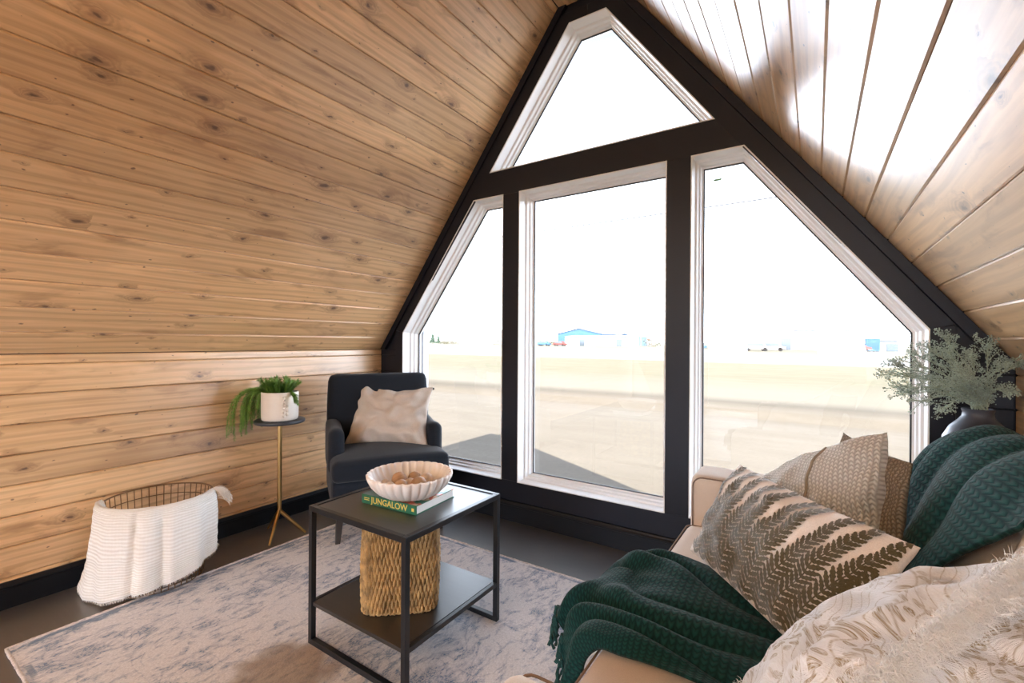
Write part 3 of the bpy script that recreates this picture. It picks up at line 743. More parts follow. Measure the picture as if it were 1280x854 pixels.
def sh(mb, loc): mb.v = [(x-loc[0], y-loc[1], z-loc[2]) for x, y, z in mb.v]; return mb
def single(mb, name, mat, smooth=True, angle=180, bevel=0):
    """one-mesh thing built in world coordinates; origin moved to its base"""
    xs = [v[0] for v in mb.v]; yy = [v[1] for v in mb.v]; zz = [v[2] for v in mb.v]
    loc = ((min(xs)+max(xs))/2, (min(yy)+max(yy))/2, min(zz))
    o = sh(mb, loc).build(name, mat, None, smooth, bevel, angle); o.location = loc; return o
def rel(o, mb): return sh(mb, o.location)

# ------------------------------------------------------------ rug
RZ = .010
rug = tag(empty('rug', (-1.525, 1.26, 0)), 'distressed blue and ivory area rug under the black metal table', 'rug')
mb = MB(); nx_, ny_ = 40, 32
top = []
for i in range(nx_+1):
    for j in range(ny_+1):
        x, y = -HX+2*HX*i/nx_, -HY+2*HY*j/ny_; mb.v.append((x, y, RZ-(.002 if i in (0, nx_) or j in (0, ny_) else 0)))
for i in range(nx_):
    for j in range(ny_): q = i*(ny_+1)+j; mb.f.append((q, q+ny_+1, q+ny_+2, q+1))
n0 = len(mb.v); mb.v += [(-HX, -HY, .0), (HX, -HY, .0), (HX, HY, .0), (-HX, HY, .0)]; mb.f.append((n0, n0+3, n0+2, n0+1))
k_ = [0, nx_*(ny_+1), nx_*(ny_+1)+ny_, ny_]
def edgeidx():
    return [[i*(ny_+1) for i in range(nx_+1)], [nx_*(ny_+1)+j for j in range(ny_+1)], [(nx_-i)*(ny_+1)+ny_ for i in range(nx_+1)], [ny_-j for j in range(ny_+1)]]
for e_, (a, b2) in zip(edgeidx(), ((0, 1), (1, 2), (2, 3), (3, 0))): mb.f.append(tuple(e_)+(n0+b2, n0+a))
mb.build('rug_pile', M['rug'], rug, True, angle=60)
M['binding'] = simple('ivory_binding_yarn', (.60, .55, .52), .95, var=.25, scale=70, bump=.6, bscale=300)
pts = []
per = [(-HX, -HY), (HX, -HY), (HX, HY), (-HX, HY)]
for a in range(4):
    p, q = Vector(per[a]), Vector(per[(a+1) % 4]); n = int((q-p).length/.010)
    for k in range(n):
        c_ = p.lerp(q, k/n); pts.append((c_.x+random.uniform(-.0016, .0016), c_.y+random.uniform(-.0016, .0016), .0062+random.uniform(-.0006, .0008)))
MB().tube(pts, [.0060+.0013*((k % 2)-.5) for k in range(len(pts))], 6, closed=True).build('binding', M['binding'], rug, True, angle=180)

# ------------------------------------------------------------ black metal table
TX0, TX1, TY0, TY1, TH = -1.655, -1.118, 1.072, 1.615, .55
tb = tag(empty('side_table', ((TX0+TX1)/2, (TY0+TY1)/2, RZ)), 'square black metal table with a lower shelf standing on the rug', 'table')
hx, hy = (TX1-TX0)/2, (TY1-TY0)/2; r = .0105; H = TH-RZ
for sx_ in (-1, 1):
    for s2 in (-1, 1):
        x, y = sx_*(hx-r), s2*(hy-r); MB().box(x-r, x+r, y-r, y+r, 0, H).build('leg', M['black_metal'], tb, bevel=.0015)
for s2 in (-1, 1):
    y = s2*(hy-r)
    MB().box(-hx+2*r, hx-2*r, y-r, y+r, 0, 2*r).build('foot_rail', M['black_metal'], tb, bevel=.0015)
    MB().box(-hx+2*r, hx-2*r, y-r, y+r, H-2*r, H).build('top_rail', M['black_metal'], tb, bevel=.0015)
for s2 in (-1, 1):
    x = s2*(hx-r); MB().box(x-r, x+r, -hy+2*r, hy-2*r, H-2*r, H).build('top_rail', M['black_metal'], tb, bevel=.0015)
    MB().box(x-r*.8, x+r*.8, -hy+2*r, hy-2*r, .148, .166).build('shelf_rail', M['black_metal'], tb, bevel=.0015)
MB().box(-hx+2*r+.001, hx-2*r-.001, -hy+2*r+.001, hy-2*r-.001, H-.016, H-.003).build('table_top', M['black_ash'], tb, bevel=.001)
MB().box(-hx+2*r+.001, hx-2*r-.001, -hy+.006, hy-.006, .150, .165).build('shelf', M['black_ash'], tb, bevel=.001)
SHZ = RZ+.165; TOPZ = TH-.003

# seagrass basket on the shelf ------------------------------------------------------------
bk = tag(empty('seagrass_basket', (-1.362, 1.285, SHZ+.001), math.radians(41)), 'tall woven seagrass basket on the lower shelf of the black table', 'basket')
A_, B_, BH = .138, .105, .345
def sup(a, A, B, e=.42): c_, s_ = math.cos(a), math.sin(a); return Vector((A*math.copysign(abs(c_)**e, c_), B*math.copysign(abs(s_)**e, s_), 0))
def bprof(z): t = z/BH; return 1+.05*math.sin(PI*t)-.03*t
mb = MB(); k = 48
for z in [BH*q/8 for q in range(9)]:
    for j in range(k): p = sup(2*PI*j/k, A_-.008, B_-.008)*bprof(z); mb.v.append((p.x, p.y, z+.004 if z < .01 else z-.004))
for i in range(8):
    for j in range(k): mb.f.append((i*k+j, i*k+(j+1) % k, (i+1)*k+(j+1) % k, (i+1)*k+j))
mb.f.append(tuple(range(k)))
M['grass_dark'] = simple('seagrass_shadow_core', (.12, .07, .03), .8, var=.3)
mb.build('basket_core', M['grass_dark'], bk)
# perimeter resample so strands are evenly spaced
poly = [sup(2*PI*j/400, A_, B_) for j in range(400)]; acc = [0]
for j in range(400): acc.append(acc[-1]+(poly[(j+1) % 400]-poly[j]).length)
PER = acc[-1]
def at_per(s_):
    s_ %= PER
    lo = 0
    while acc[lo+1] < s_: lo += 1
    f_ = (s_-acc[lo])/(acc[lo+1]-acc[lo]); p = poly[lo].lerp(poly[(lo+1) % 400], f_); tn = (poly[(lo+1) % 400]-poly[lo]).normalized()
    return p, tn
mb = MB(); rows_ = 13; cols_ = 60; rh = BH/rows_; cwid = PER/cols_
for i in range(rows_):
    for j in range(cols_):
        p, tn = at_per((j+.5*(i % 2))*cwid+random.uniform(-.0008, .0008)); z = (i+.5)*rh; p = p*bprof(z); nrm = Vector((tn.y, -tn.x, 0))
        q = []; tilt = random.uniform(-.0012, .0012)
        for t_ in (-.75, -.45, 0, .45, .75):
            ww = cwid*.50*(1-(t_/.8)**2*.8)
            base = p+Vector((0, 0, z+t_*rh))+tn*(t_*tilt*2)
            bul = .0085*(1-(t_/.75)**2*.95)*random.uniform(.8, 1.2)
            q += [base-tn*ww-nrm*.002, base+nrm*bul-tn*ww*.3, base+nrm*bul+tn*ww*.3, base+tn*ww-nrm*.002]
        q = [(a.x, a.y, max(.0005, min(BH, a.z))) for a in q]
        mb.add(q, [(a*4+c_, a*4+c_+1, a*4+c_+5, a*4+c_+4) for a in range(4) for c_ in range(3)])
o = mb.build('woven_strands', M['seagrass'], bk, True, angle=180); o['kind'] = 'stuff'
for zz, nm in ((BH, 'rim_braid'), (.006, 'base_braid')):
    pts = []
    for j in range(110):
        p, tn = at_per(PER*j/110); p = p*bprof(min(zz, BH)); pts.append((p.x, p.y, zz+.002*math.sin(j*2.2)))
    MB().tube(pts, [.0055+.0018*math.sin(j*1.9) for j in range(110)], 6, closed=True).build(nm, M['seagrass'], bk, True, angle=180)

# book and bowl ------------------------------------------------------------
bo = tag(empty('book', (-1.386, 1.345, TOPZ), math.radians(4.5)), 'thick hardback book with a green spine on the black table', 'book')
bw, bd_, bt = .141, .118, .036
MB().box(-bw, bw, -bd_, bd_, 0, .003).build('cover', M['green_cover'], bo); 
mt, nt, bs = new_mat('botanical_book_cover'); b = NB(nt); co = b.n('ShaderNodeTexCoord').outputs['Object']
vo = b.n('ShaderNodeTexVoronoi'); vo.inputs['Scale'].default_value = 26; nt.links.new(co, vo.inputs['Vector']); kk = b.sep(vo.outputs['Color'])
c = b.mix(b.map(kk[0], .45, .5), (.03, .16, .09), (.50, .10, .05)); c = b.mix(b.map(kk[1], .72, .75), c, (.6, .42, .3)); c = b.mix(b.map(b.sep(co)[0], -.02, .02, 1, 0), c, (.10, .19, .20))
nt.links.new(c, bs.inputs['Base Color']); bs.inputs['Roughness'].default_value = .3; M['cover_art'] = mt
MB().box(-bw, bw, -bd_, bd_, bt-.003, bt).build('cover', M['cover_art'], bo)
MB().box(-bw, bw, -bd_-.001, -bd_+.003, 0, bt).build('spine', M['green_cover'], bo, bevel=.001)
MB().box(-bw+.004, bw-.004, -bd_+.004, bd_-.004, .0032, bt-.0032).build('page_block', M['pulp'], bo)
def text_mesh(txt, size, name, mat, parent, loc, rot, ext=.0003):
    cu = bpy.data.curves.new(name, 'FONT'); cu.body = txt; cu.size = size; cu.align_x = 'CENTER'; cu.align_y = 'CENTER'; cu.extrude = ext; cu.resolution_u = 3; cu.offset = size*.012
    to = bpy.data.objects.new(name, cu); C.objects.link(to); dg = bpy.context.evaluated_depsgraph_get(); me = bpy.data.meshes.new_from_object(to.evaluated_get(dg)); bpy.data.objects.remove(to)
    me.materials.clear(); me.materials.append(mat); o = link(bpy.data.objects.new(name, me), parent); o.location = loc; o.rotation_euler = rot; return o
text_mesh('JUNGALOW', .034, 'spine_lettering', M['gold_ink'], bo, (.004, -bd_-.0012, bt/2), (PI/2, 0, 0))
for i, zz in enumerate((.022, .015)): MB().box(-.128, -.100, -bd_-.0014, -bd_-.001, zz, zz+.003).build('spine_lettering', M['gold_ink'], bo)
MB().box(.118, .130, -bd_-.0014, -bd_-.001, .012, .024).build('spine_emblem', M['gold_ink'], bo)
BZ = TOPZ+bt
NF = 30
def flute(r_, z, a):
    q = abs(math.cos(a*NF/2)); return r_*(1-.055*(1-q)**1.5*min(1, r_/.10))
def flute_in(r_, z, a):
    q = abs(math.cos(a*NF/2)); return r_*(1-.035*(1-q)**1.5*min(1, r_/.10))
bl = single(MB().lathe([(.001, 0), (.085, 0), (.10, .004), (.128, .020), (.152, .044), (.165, .068), (.170, .082), (.170, .088), (.166, .090)] +
                       [(.160, .088), (.155, .075), (.140, .048), (.115, .026), (.08, .016), (.001, .014)], NF*8, fn=lambda r_, z, a: flute(r_, z, a)), 'scalloped_bowl', M['bowl'], True, 180)
bl.location = (-1.352, 1.318, BZ+.0008); tag(bl, 'shallow white stone bowl with a fluted scalloped rim on the green book', 'bowl')
BC = Vector((-1.352, 1.318, BZ))
balls = [(-.062, .0, .031, 0), (.004, -.052, .028, 0), (.060, -.012, .033, 0), (.03, .060, .030, 1), (-.036, .060, .027, 0), (-.005, .004, .024, 1), (.086, .050, .018, 0), (-.088, -.050, .017, 1), (.058, -.074, .019, 0), (-.048, -.062, .020, 1), (-.096, .042, .015, 0)]
bl_lab = ['large turned wooden ball in the bowl', 'mid-sized turned wooden ball at the edge of the bowl']
names = ['turned wooden ball near the bowl middle on the chair side', 'turned wooden ball in front in the bowl', 'largest turned wooden ball in the bowl', 'pale shell-like ball at the back of the bowl', 'turned wooden ball at the back of the bowl', 'pale shell-like ball in the middle of the bowl', 'small turned wooden ball by the back rim of the bowl', 'tiny pale shell-like ball by the bowl rim', 'small turned wooden ball by the front rim of the bowl', 'pale shell-like ball in front in the bowl', 'tiniest turned wooden ball by the bowl rim']
def bowl_in(q):
    prof = [(0, .0145), (.08, .017), (.115, .028), (.140, .050), (.155, .077)]
    for (a, za), (b2, zb) in zip(prof, prof[1:]):
        if q <= b2: return za+(zb-za)*(q-a)/(b2-a)
    return .08
for (x, y, rr, pale), lb in zip(balls, names):
    z = max(bowl_in(math.hypot(x, y)+rr*.55)+rr*.62, bowl_in(math.hypot(x, y))+rr)
    pr = [(rr*max(.02, math.sin(PI*k/10)), -rr*math.cos(PI*k/10)) for k in range(11)]
    o = MB().lathe(pr, 18).build('decor_ball', M['ball_pale' if pale else 'ball'], None, True, angle=180)
    o.location = BC+Vector((x, y, z+.001)); o.rotation_euler = (random.uniform(0, 3), random.uniform(0, 3), 0); tag(o, lb, 'ball', 'balls in the scalloped bowl')

# ------------------------------------------------------------ armchair
ch = tag(empty('armchair', (-2.375, 2.085, RZ), math.radians(58)), 'charcoal upholstered armchair in the corner by the window', 'armchair')
xf(softbox(.345, .29, .085, .03, n=8), Matrix.Translation((0, 0, .285))).build('seat_base', M['charcoal'], ch, True)
mb = softbox(.345, .31, .062, .035, crown=.03, n=16, side=.004)
mb.v = [(x if y < -.12 else max(-.262, min(.262, x)), y, z) for x, y, z in mb.v]   # T-shaped: full width only in front of the arms
xf(mb, Matrix.Translation((0, -.030, .428))).build('seat_cushion', M['charcoal'], ch, True)
xf(softbox(.335, .065, .315, .045, n=12, side=.012), Matrix.Translation((0, .245, .64)) @ Matrix.Rotation(math.radians(-6), 4, 'X')).build('backrest', M['charcoal'], ch, True)
for s2 in (-1, 1):
    mb = softbox(.046, .212, .135, .044, n=12, side=.006)
    mb.v = [(x, y, z+(.0 if z < 0 else .04*max(0, (y+.212)/.424)**1.5+.012*max(0, 1-((y+.16)/.10)**2))) for x, y, z in mb.v]
    xf(mb, Matrix.Translation((s2*.308, .062, .497))).build('arm', M['charcoal'], ch, True)
for sx_, sy2, zb in ((-1, -1, 0), (1, -1, -RZ+.0005), (-1, 1, -RZ+.0005), (1, 1, -RZ+.0005)):
    x, y = sx_*.29, sy2*.235
    mb = MB(); t_, bb = .024, .014
    mb.add([(x+sx_*.018-bb, y+sy2*.02-bb, zb), (x+sx_*.018+bb, y+sy2*.02-bb, zb), (x+sx_*.018+bb, y+sy2*.02+bb, zb), (x+sx_*.018-bb, y+sy2*.02+bb, zb), (x-t_, y-t_, .215), (x+t_, y-t_, .215), (x+t_, y+t_, .215), (x-t_, y+t_, .215)],
           [(0, 3, 2, 1), (4, 5, 6, 7), (0, 1, 5, 4), (1, 2, 6, 5), (2, 3, 7, 6), (3, 0, 4, 7)])
    mb.build('leg', M['dark_wood'], ch, bevel=.003)
MB().box(-.3605, -.3525, .0, .03, .43, .475).build('care_tag', M['base_black'], ch)
P = Pillow((-2.597, 1.933, .505), (-2.13, 2.234, .50), (-2.254, 2.42, .872), (-2.70, 2.135, .900), front=.10, back=.05, pinch=.10, power=.42, wr=.022, seed=3, sag=.18)
cu_ = single(P.mesh(44), 'throw_pillow', M['linen']); tag(cu_, 'oatmeal linen cushion slumped on the charcoal armchair', 'cushion', 'loose cushions')
pt = P.base(1, .93); o = MB().box(-.002, .010, -.0015, .0015, -.007, .007).build('sewn_tab', M['base_black'], cu_); o.location = Vector(pt)-cu_.location

# ------------------------------------------------------------ accent table and potted plant
AC = (-2.735, 1.575)
at = tag(empty('accent_table', (AC[0], AC[1], 0)), 'small round accent table with a dark top and brass tripod base', 'table')
MB().lathe([(.001, .692), (.138, .692), (.142, .696), (.142, .708), (.138, .712), (.001, .712)], 48).build('table_top', M['dark_top'], at, True, angle=50)
MB().tube([(0, 0, .14), (0, 0, .69)], .0125, 20).build('pole', M['brass'], at, True, angle=50)
MB().lathe([(.03, .684), (.03, .692), (.001, .692)], 24).build('collar', M['brass'], at, True, angle=50)
for a in (math.radians(-50), math.radians(48), math.radians(175)):
    d_ = Vector((math.cos(a), math.sin(a), 0)); MB().tube([(0, 0, .155), d_*.07+Vector((0, 0, .085)), d_*.150+Vector((0, 0, .005))], [.0115, .0095, .006], 12).build('leg', M['brass'], at, True, angle=60)
pp = tag(empty('potted_plant', (AC[0], AC[1], .7125)), 'feathery green trailing plant in a cream beaded pot', 'plant')
pot = MB().lathe([(.001, 0), (.096, 0), (.101, .004), (.1035, .02), (.104, .165), (.102, .17), (.098, .168), (.097, .15), (.001, .15)], 48).build('pot', M['ceramic'], pp, True, angle=50)
for a, zz in ((-6, .03), (-6, .052), (-6, .075), (-6, .098), (-6, .120), (-6, .142), (4, .04), (4, .063), (4, .086)):
    an = math.radians(a-12); pr = [(.0085*max(.03, math.sin(PI*k/8)), -.0085*math.cos(PI*k/8)) for k in range(9)]
    o = MB().lathe(pr, 12).build('bead', M['ceramic'], pot, True, angle=180); o.location = (.107*math.cos(an), .107*math.sin(an), zz)
MB().lathe([(.001, .151), (.096, .151), (.09, .157), (.001, .16)], 24).build('soil', M['soil'], pp, True)
rnd = random.Random(11)
def sprig(parent, p0, dirv, L, droop, name, mat, leaf=.020, n=26, wid=.0009):
    pts = []; p = Vector(p0); d = Vector(dirv).normalized(); st = L/n
    for i in range(n+1):
        pts.append(p.copy()); d = (d+Vector((rnd.uniform(-.05, .05), rnd.uniform(-.05, .05), -droop*(.4+i/n)))).normalized(); p = p+d*st
    mb = MB(); mb.tube(pts, [.0016*(1-.6*i/n) for i in range(n+1)], 4)
    for i in range(2, n+1):
        t_ = (pts[i]-pts[i-1]).normalized()
        for q in range(10):
            s_ = t_.orthogonal().normalized(); s_.rotate(Matrix.Rotation(rnd.uniform(0, 2*PI), 3, t_))
            e_ = (t_*.9+s_*rnd.uniform(.5, 1.)).normalized()*leaf*rnd.uniform(.6, 1.15)*(1-.4*abs(i/n-.5)); w_ = t_.cross(s_)*wid
            mb.add([pts[i]-w_, pts[i]+w_, pts[i]+e_*.6+w_*1.1, pts[i]+e_, pts[i]+e_*.6-w_*1.1], [(0, 1, 2, 3, 4)])
    return mb.build(name, mat, parent)
camdir = Vector((.55, -.835, 0)).normalized(); rgt = Vector((.835, .55, 0))
for k in range(40):   # upright sprays
    a = rnd.uniform(0, 2*PI); q = rnd.uniform(0, .06)
    sprig(pp, (q*math.cos(a), q*math.sin(a), .155), (math.cos(a)*.7+rgt.x*.1, math.sin(a)*.7+rgt.y*.1, 1.2), rnd.uniform(.07, .115), .02, 'sprig', M['leaf'], .030, wid=.0007)
for k in range(34):   # trailing over the image-left rim
    a = math.atan2(-rgt.y, -rgt.x)+rnd.uniform(-.75, .45); q = rnd.uniform(.04, .075)
    sprig(pp, (q*math.cos(a), q*math.sin(a), .157), (math.cos(a)*1.0, math.sin(a)*1.0, .8), rnd.uniform(.14, .46), .20, 'sprig', M['leaf'], .026, 34)
for k in range(4):    # a few on the other side
    a = math.atan2(rgt.y, rgt.x)+rnd.uniform(-.6, .6)
    sprig(pp, (.07*math.cos(a), .07*math.sin(a), .157), (math.cos(a), math.sin(a), .5), rnd.uniform(.08, .14), .12, 'sprig', M['leaf'], .022)

# ------------------------------------------------------------ wire basket and muslin throw
BX, BY, BR0, BR1, BHt = -2.735, .955, .185, .225, .41
wbk = tag(empty('wire_basket', (BX, BY, 0)), 'round brown wire basket with a white throw over its rim', 'basket')
def brad(z): return BR0+(BR1-BR0)*(z/BHt)**.8
for z in (.006, .06, .14, .22, .30, .36, BHt):
    rr = brad(z); MB().tube([(rr*math.cos(2*PI*j/64), rr*math.sin(2*PI*j/64), z) for j in range(64)], .0042 if z in (.006, BHt) else .0026, 6, closed=True).build('ring', M['wire'], wbk, True, angle=180)
for j in range(44):
    a = 2*PI*j/44; pts = [(brad(z)*math.cos(a+.0*z), brad(z)*math.sin(a), z) for z in (.006, .1, .2, .3, BHt)]
    MB().tube(pts, .0022, 5).build('upright_wire', M['wire'], wbk, True, angle=180)
for j in range(7):
    y = -.15+.05*j; x = math.sqrt(max(0, BR0**2-y*y)); MB().tube([(-x, y, .006), (x, y, .006)], .0022, 5).build('base_wire', M['wire'], wbk)
    MB().tube([(y, -x, .009), (y, x, .009)], .0022, 5).build('base_wire', M['wire'], wbk)
phi0 = math.atan2(-.326, .945)
def bp_(phi, rr, z): return (BX+rr*math.cos(phi), BY+rr*math.sin(phi), z)
rows = []
NR = 15
for j in range(NR):
    t_ = j/(NR-1); phi = phi0+math.radians(-100+172*t_)
    zb = [.02, .016, .014, .016, .02, .03, .045, .055, .06, .07, .08, .095, .11, .125, .14][j]
    fl_ = .05*max(0, 1-t_*4)
    up_ = .0
    rows.append([bp_(phi, .195, .34), bp_(phi, .214, .408), bp_(phi, .226, .4245), bp_(phi, .242, .405), bp_(phi, .250, .32), bp_(phi, .252+fl_*.3, .20), bp_(phi, .252+fl_*.6, .10+zb*.3), bp_(phi, .256+fl_, zb)])
rows = rows[::-1]
def mdisp(u, v):
    v = 1-v
    body = min(1, max(0, (u-.30)*4))
    f_ = .024*math.exp(-((v-.44-.05*(1-u))/.022)**2)+.030*math.exp(-((v-.60)/.030)**2)-.014*math.exp(-((v-.52)/.035)**2)+.010*math.exp(-((v-.14)/.06)**2)+.012*math.exp(-((v-.86)/.04)**2)
    f_ += .006*math.sin(v*38+2*noise.noise(Vector((u*3, v*4, 0))))
    return f_*body*(.5+.5*u)+.0022*noise.noise(Vector((u*14, v*30, 4)))+.0012*math.sin(u*95+6*noise.noise(Vector((v*9, u*3, 1))))
ms = sheet(rows, 70, 130, mdisp, .004, (.5, .8))
G = ms.G
mt_ = single(ms, 'throw_blanket', M['muslin']); tag(mt_, 'crinkled white muslin throw draped over the wire basket', 'blanket')
# frayed hem and the fringe tuft at its end
mb = MB(); rnd = random.Random(5)
for j in range(0, 130):
    for q in range(3):
        p = G[69][j]+Vector((rnd.uniform(-.003, .003), rnd.uniform(-.003, .003), 0)); e_ = Vector((rnd.uniform(-.003, .006), rnd.uniform(-.005, .005), -min(.013, max(.004, p.z-.004)))); w_ = Vector((.0008, .0008, 0))
        mb.add([p-w_, p+w_, p+e_], [(0, 1, 2)])
o = rel(mt_, mb).build('frayed_hem', M['muslin'], mt_); o['kind'] = 'stuff'
mb = MB()
ref = Vector(bp_(phi0+math.radians(68), .235, .41))
for q in range(90):
    i = rnd.randint(10, 34); p = G[i][0]; out = Vector((math.cos(phi0+math.radians(80)), math.sin(phi0+math.radians(80)), 0))
    pts = [p]; d = (out*rnd.uniform(.6, 1.0)+Vector((.15, -.1, rnd.uniform(-.1, .5)))).normalized(); c_ = Vector(p)
    for k in range(7): c_ = c_+d*.0125; d = (d+Vector((rnd.uniform(-.06, .06), rnd.uniform(-.06, .06), -.26))).normalized(); pts.append(c_.copy())
    mb.tube(pts, [.0016*(1-.08*k) for k in range(8)], 4)
o = rel(mt_, mb).build('fringe', M['muslin'], mt_, True, angle=180); o['kind'] = 'stuff'
# ------------------------------------------------------------ sofa
SX0, SY0, SY1 = -.44, .45, 2.262
sf = tag(empty('sofa', (.1, 1.355, 0)), 'beige upholstered two seat sofa against the wood wall', 'sofa')
def part(mb, name, mat, smooth=True, **kw): return sh(mb, sf.location).build(name, mat, sf, smooth, **kw)
T_ = Matrix.Translation
part(xf(softbox(.50, .69, .10, .02, n=6), T_((.075, 1.355, .22))), 'base_rail', M['beige'])
for i, y in enumerate((.555, 2.157)):
    part(xf(softbox(.475, .113, .265, .034, n=12, side=.003), T_((SX0+.475, y+(.01 if i == 0 else 0), .375))), 'arm', M['beige'])
for y in (.555, 2.157):   # piping round the inner face of each arm front
    s2 = 1 if y < 1 else -1; yy = y+(.120 if s2 > 0 else -.110)
    zt, zb, x0, x1, r = .633, .12, SX0+.012, .40, .04
    pts = [(x0, yy, zb)]+[(x0, yy, zb+(zt-r-zb)*k/6) for k in range(1, 7)]+[(x0+r-r*math.cos(a*PI/10), yy, zt-r+r*math.sin(a*PI/10)) for a in range(1, 6)]+[(x0+r+(x1-x0-r)*k/8, yy, zt) for k in range(1, 9)]
    part(MB().tube(pts, .0028, 6), 'piping', M['piping'], angle=180)
for i, (y0, y1) in enumerate(((.682, 1.352), (1.356, 2.042))):
    a, b2 = .335, (y1-y0)/2-.001
    cs = part(xf(softbox(a, b2, .068, .032, crown=.016, n=14, side=.006), T_((SX0-.004+a, (y0+y1)/2, .372))), 'seat_cushion', M['beige'])
    for zz in (.428, .318):
        pts = []; x0, x1, r = SX0-.006, SX0-.004+2*a, .03
        for (cx_, cy2, a0) in ((x1-r, y1-r, 0), (x0+r, y1-r, 90), (x0+r, y0+r, 180), (x1-r, y0+r, 270)):
            for k in range(7): an = math.radians(a0+15*k); pts.append((cx_+r*math.cos(an), cy2+r*math.sin(an), zz))
        pts = [q for k in range(len(pts)) for q in [Vector(pts[k]).lerp(Vector(pts[(k+1) % len(pts)]), f_) for f_ in (0, .5)]]
        o = sh(MB().tube(pts, .0032, 6, closed=True), sf.location).build('piping', M['piping'], cs, True, angle=180)
part(xf(softbox(.046, .80, .36, .04, n=12), T_((.600, 1.355, .46))), 'back_frame', M['beige'])
for y0, y1 in ((.665, 1.35), (1.358, 2.045)):
    part(xf(softbox(.105, (y1-y0)/2-.002, .232, .08, n=14, side=.012), T_((.405, (y0+y1)/2, .683)) @ Matrix.Rotation(math.radians(15), 4, 'Y')), 'back_cushion', M['beige'])
for x in (SX0+.07, .55):
    for y in (SY0+.1, SY1-.1): part(MB().tube([(x, y, 0), (x, y, .125)], [.016, .024], 10), 'leg', M['dark_wood'])

# ------------------------------------------------------------ emerald knit throws
rows = [
 [(.02,1.50,.462),(-.2,1.58,.472),(-.38,1.62,.474),(-.455,1.60,.470),(-.50,1.55,.455),(-.545,1.47,.435)],
 [(.02,1.42,.462),(-.2,1.45,.478),(-.38,1.47,.486),(-.48,1.45,.485),(-.545,1.40,.462),(-.578,1.33,.415)],
 [(.0,1.30,.462),(-.2,1.32,.478),(-.38,1.33,.490),(-.49,1.31,.490),(-.570,1.26,.462),(-.612,1.19,.415)],
 [(.0,1.18,.462),(-.2,1.19,.478),(-.38,1.20,.488),(-.49,1.19,.482),(-.545,1.16,.445),(-.562,1.135,.355)],
 [(.0,1.09,.462),(-.2,1.10,.476),(-.37,1.10,.484),(-.465,1.09,.474),(-.528,1.075,.400),(-.556,1.06,.235)],
 [(.0,1.03,.458),(-.2,1.045,.468),(-.37,1.05,.470),(-.450,1.045,.456),(-.495,1.03,.370),(-.515,1.02,.180)]]
def ridge(t): return abs(math.sin(t))**.7
def gdisp(u, v):
    q = v*4.6+1.0*noise.noise(Vector((u*2.2, v*3, 2)))+.75*u
    k = min(1, .25+u*1.5)
    f_ = .052*(ridge(q*PI)-.55)*k*(.55+.9*abs(noise.noise(Vector((u*1.5, v*4, 6)))))
    f_ += .020*noise.noise(Vector((u*4, v*7, 8)))*k
    return max(f_, -.014 if u < .62 else -.04)
ms = sheet(rows, 110, 120, gdisp, .009, (.75, .62))
G = ms.G
gt = single(ms, 'throw_blanket', M['green_knit']); tag(gt, 'emerald knit throw with tassels hanging over the front of the sofa seat', 'blanket', 'emerald knit throws')
rnd = random.Random(9)
def tassel(parent, p, L, out):
    mb = MB()
    for s_ in range(5):
        a = rnd.uniform(0, 2*PI); pts = []
        for k in range(11):
            t_ = k/10; sp = .006+.010*t_
            pts.append(Vector(p)+Vector((out[0]*t_*L*.25+sp*math.cos(a+t_*5)*.7, out[1]*t_*L*.25+sp*math.sin(a+t_*5)*.7, -L*t_)))
        mb.tube(pts, [.0042-.0014*math.sin(k*2.4) for k in range(11)], 5)
    rel(parent, mb).build('tassel', M['tassel'], parent, True, angle=180)
for v in (8, 22, 36, 46, 54, 64, 76, 88, 100, 112):
    tassel(gt, G[109][v]+Vector((-.004, 0, .004)), .085, (-.45, -.1))
rows = [
 [(.540,2.035,.78),(.505,2.035,.865),(.430,2.035,.905),(.340,2.035,.850),(.265,2.035,.70),(.205,2.02,.50)],
 [(.540,1.92,.80),(.508,1.92,.89),(.435,1.92,.930),(.338,1.92,.868),(.255,1.92,.70),(.190,1.90,.50)],
 [(.545,1.70,.81),(.512,1.70,.90),(.438,1.70,.942),(.338,1.72,.875),(.250,1.74,.70),(.185,1.76,.50)],
 [(.55,1.45,.81),(.515,1.46,.90),(.440,1.47,.945),(.338,1.49,.875),(.250,1.57,.70),(.185,1.63,.50)],
 [(.55,1.10,.81),(.515,1.12,.905),(.442,1.15,.950),(.345,1.22,.88),(.258,1.40,.70),(.190,1.50,.50)]]
def g2(u, v):
    q = v*4.0-1.1*u+.5*noise.noise(Vector((u*2, v*3, 5)))
    f_ = .026*(ridge(q*PI)-.35)*(.4+.6*min(1, u*2))+.010*noise.noise(Vector((u*5, v*6, 1)))
    return max(f_, -.004)+.012
ms = sheet(rows, 110, 130, g2, .009, (.62, .80))
gb = single(ms, 'throw_blanket', M['green_knit']); tag(gb, 'emerald knit throw draped over the sofa back cushions', 'blanket', 'emerald knit throws')

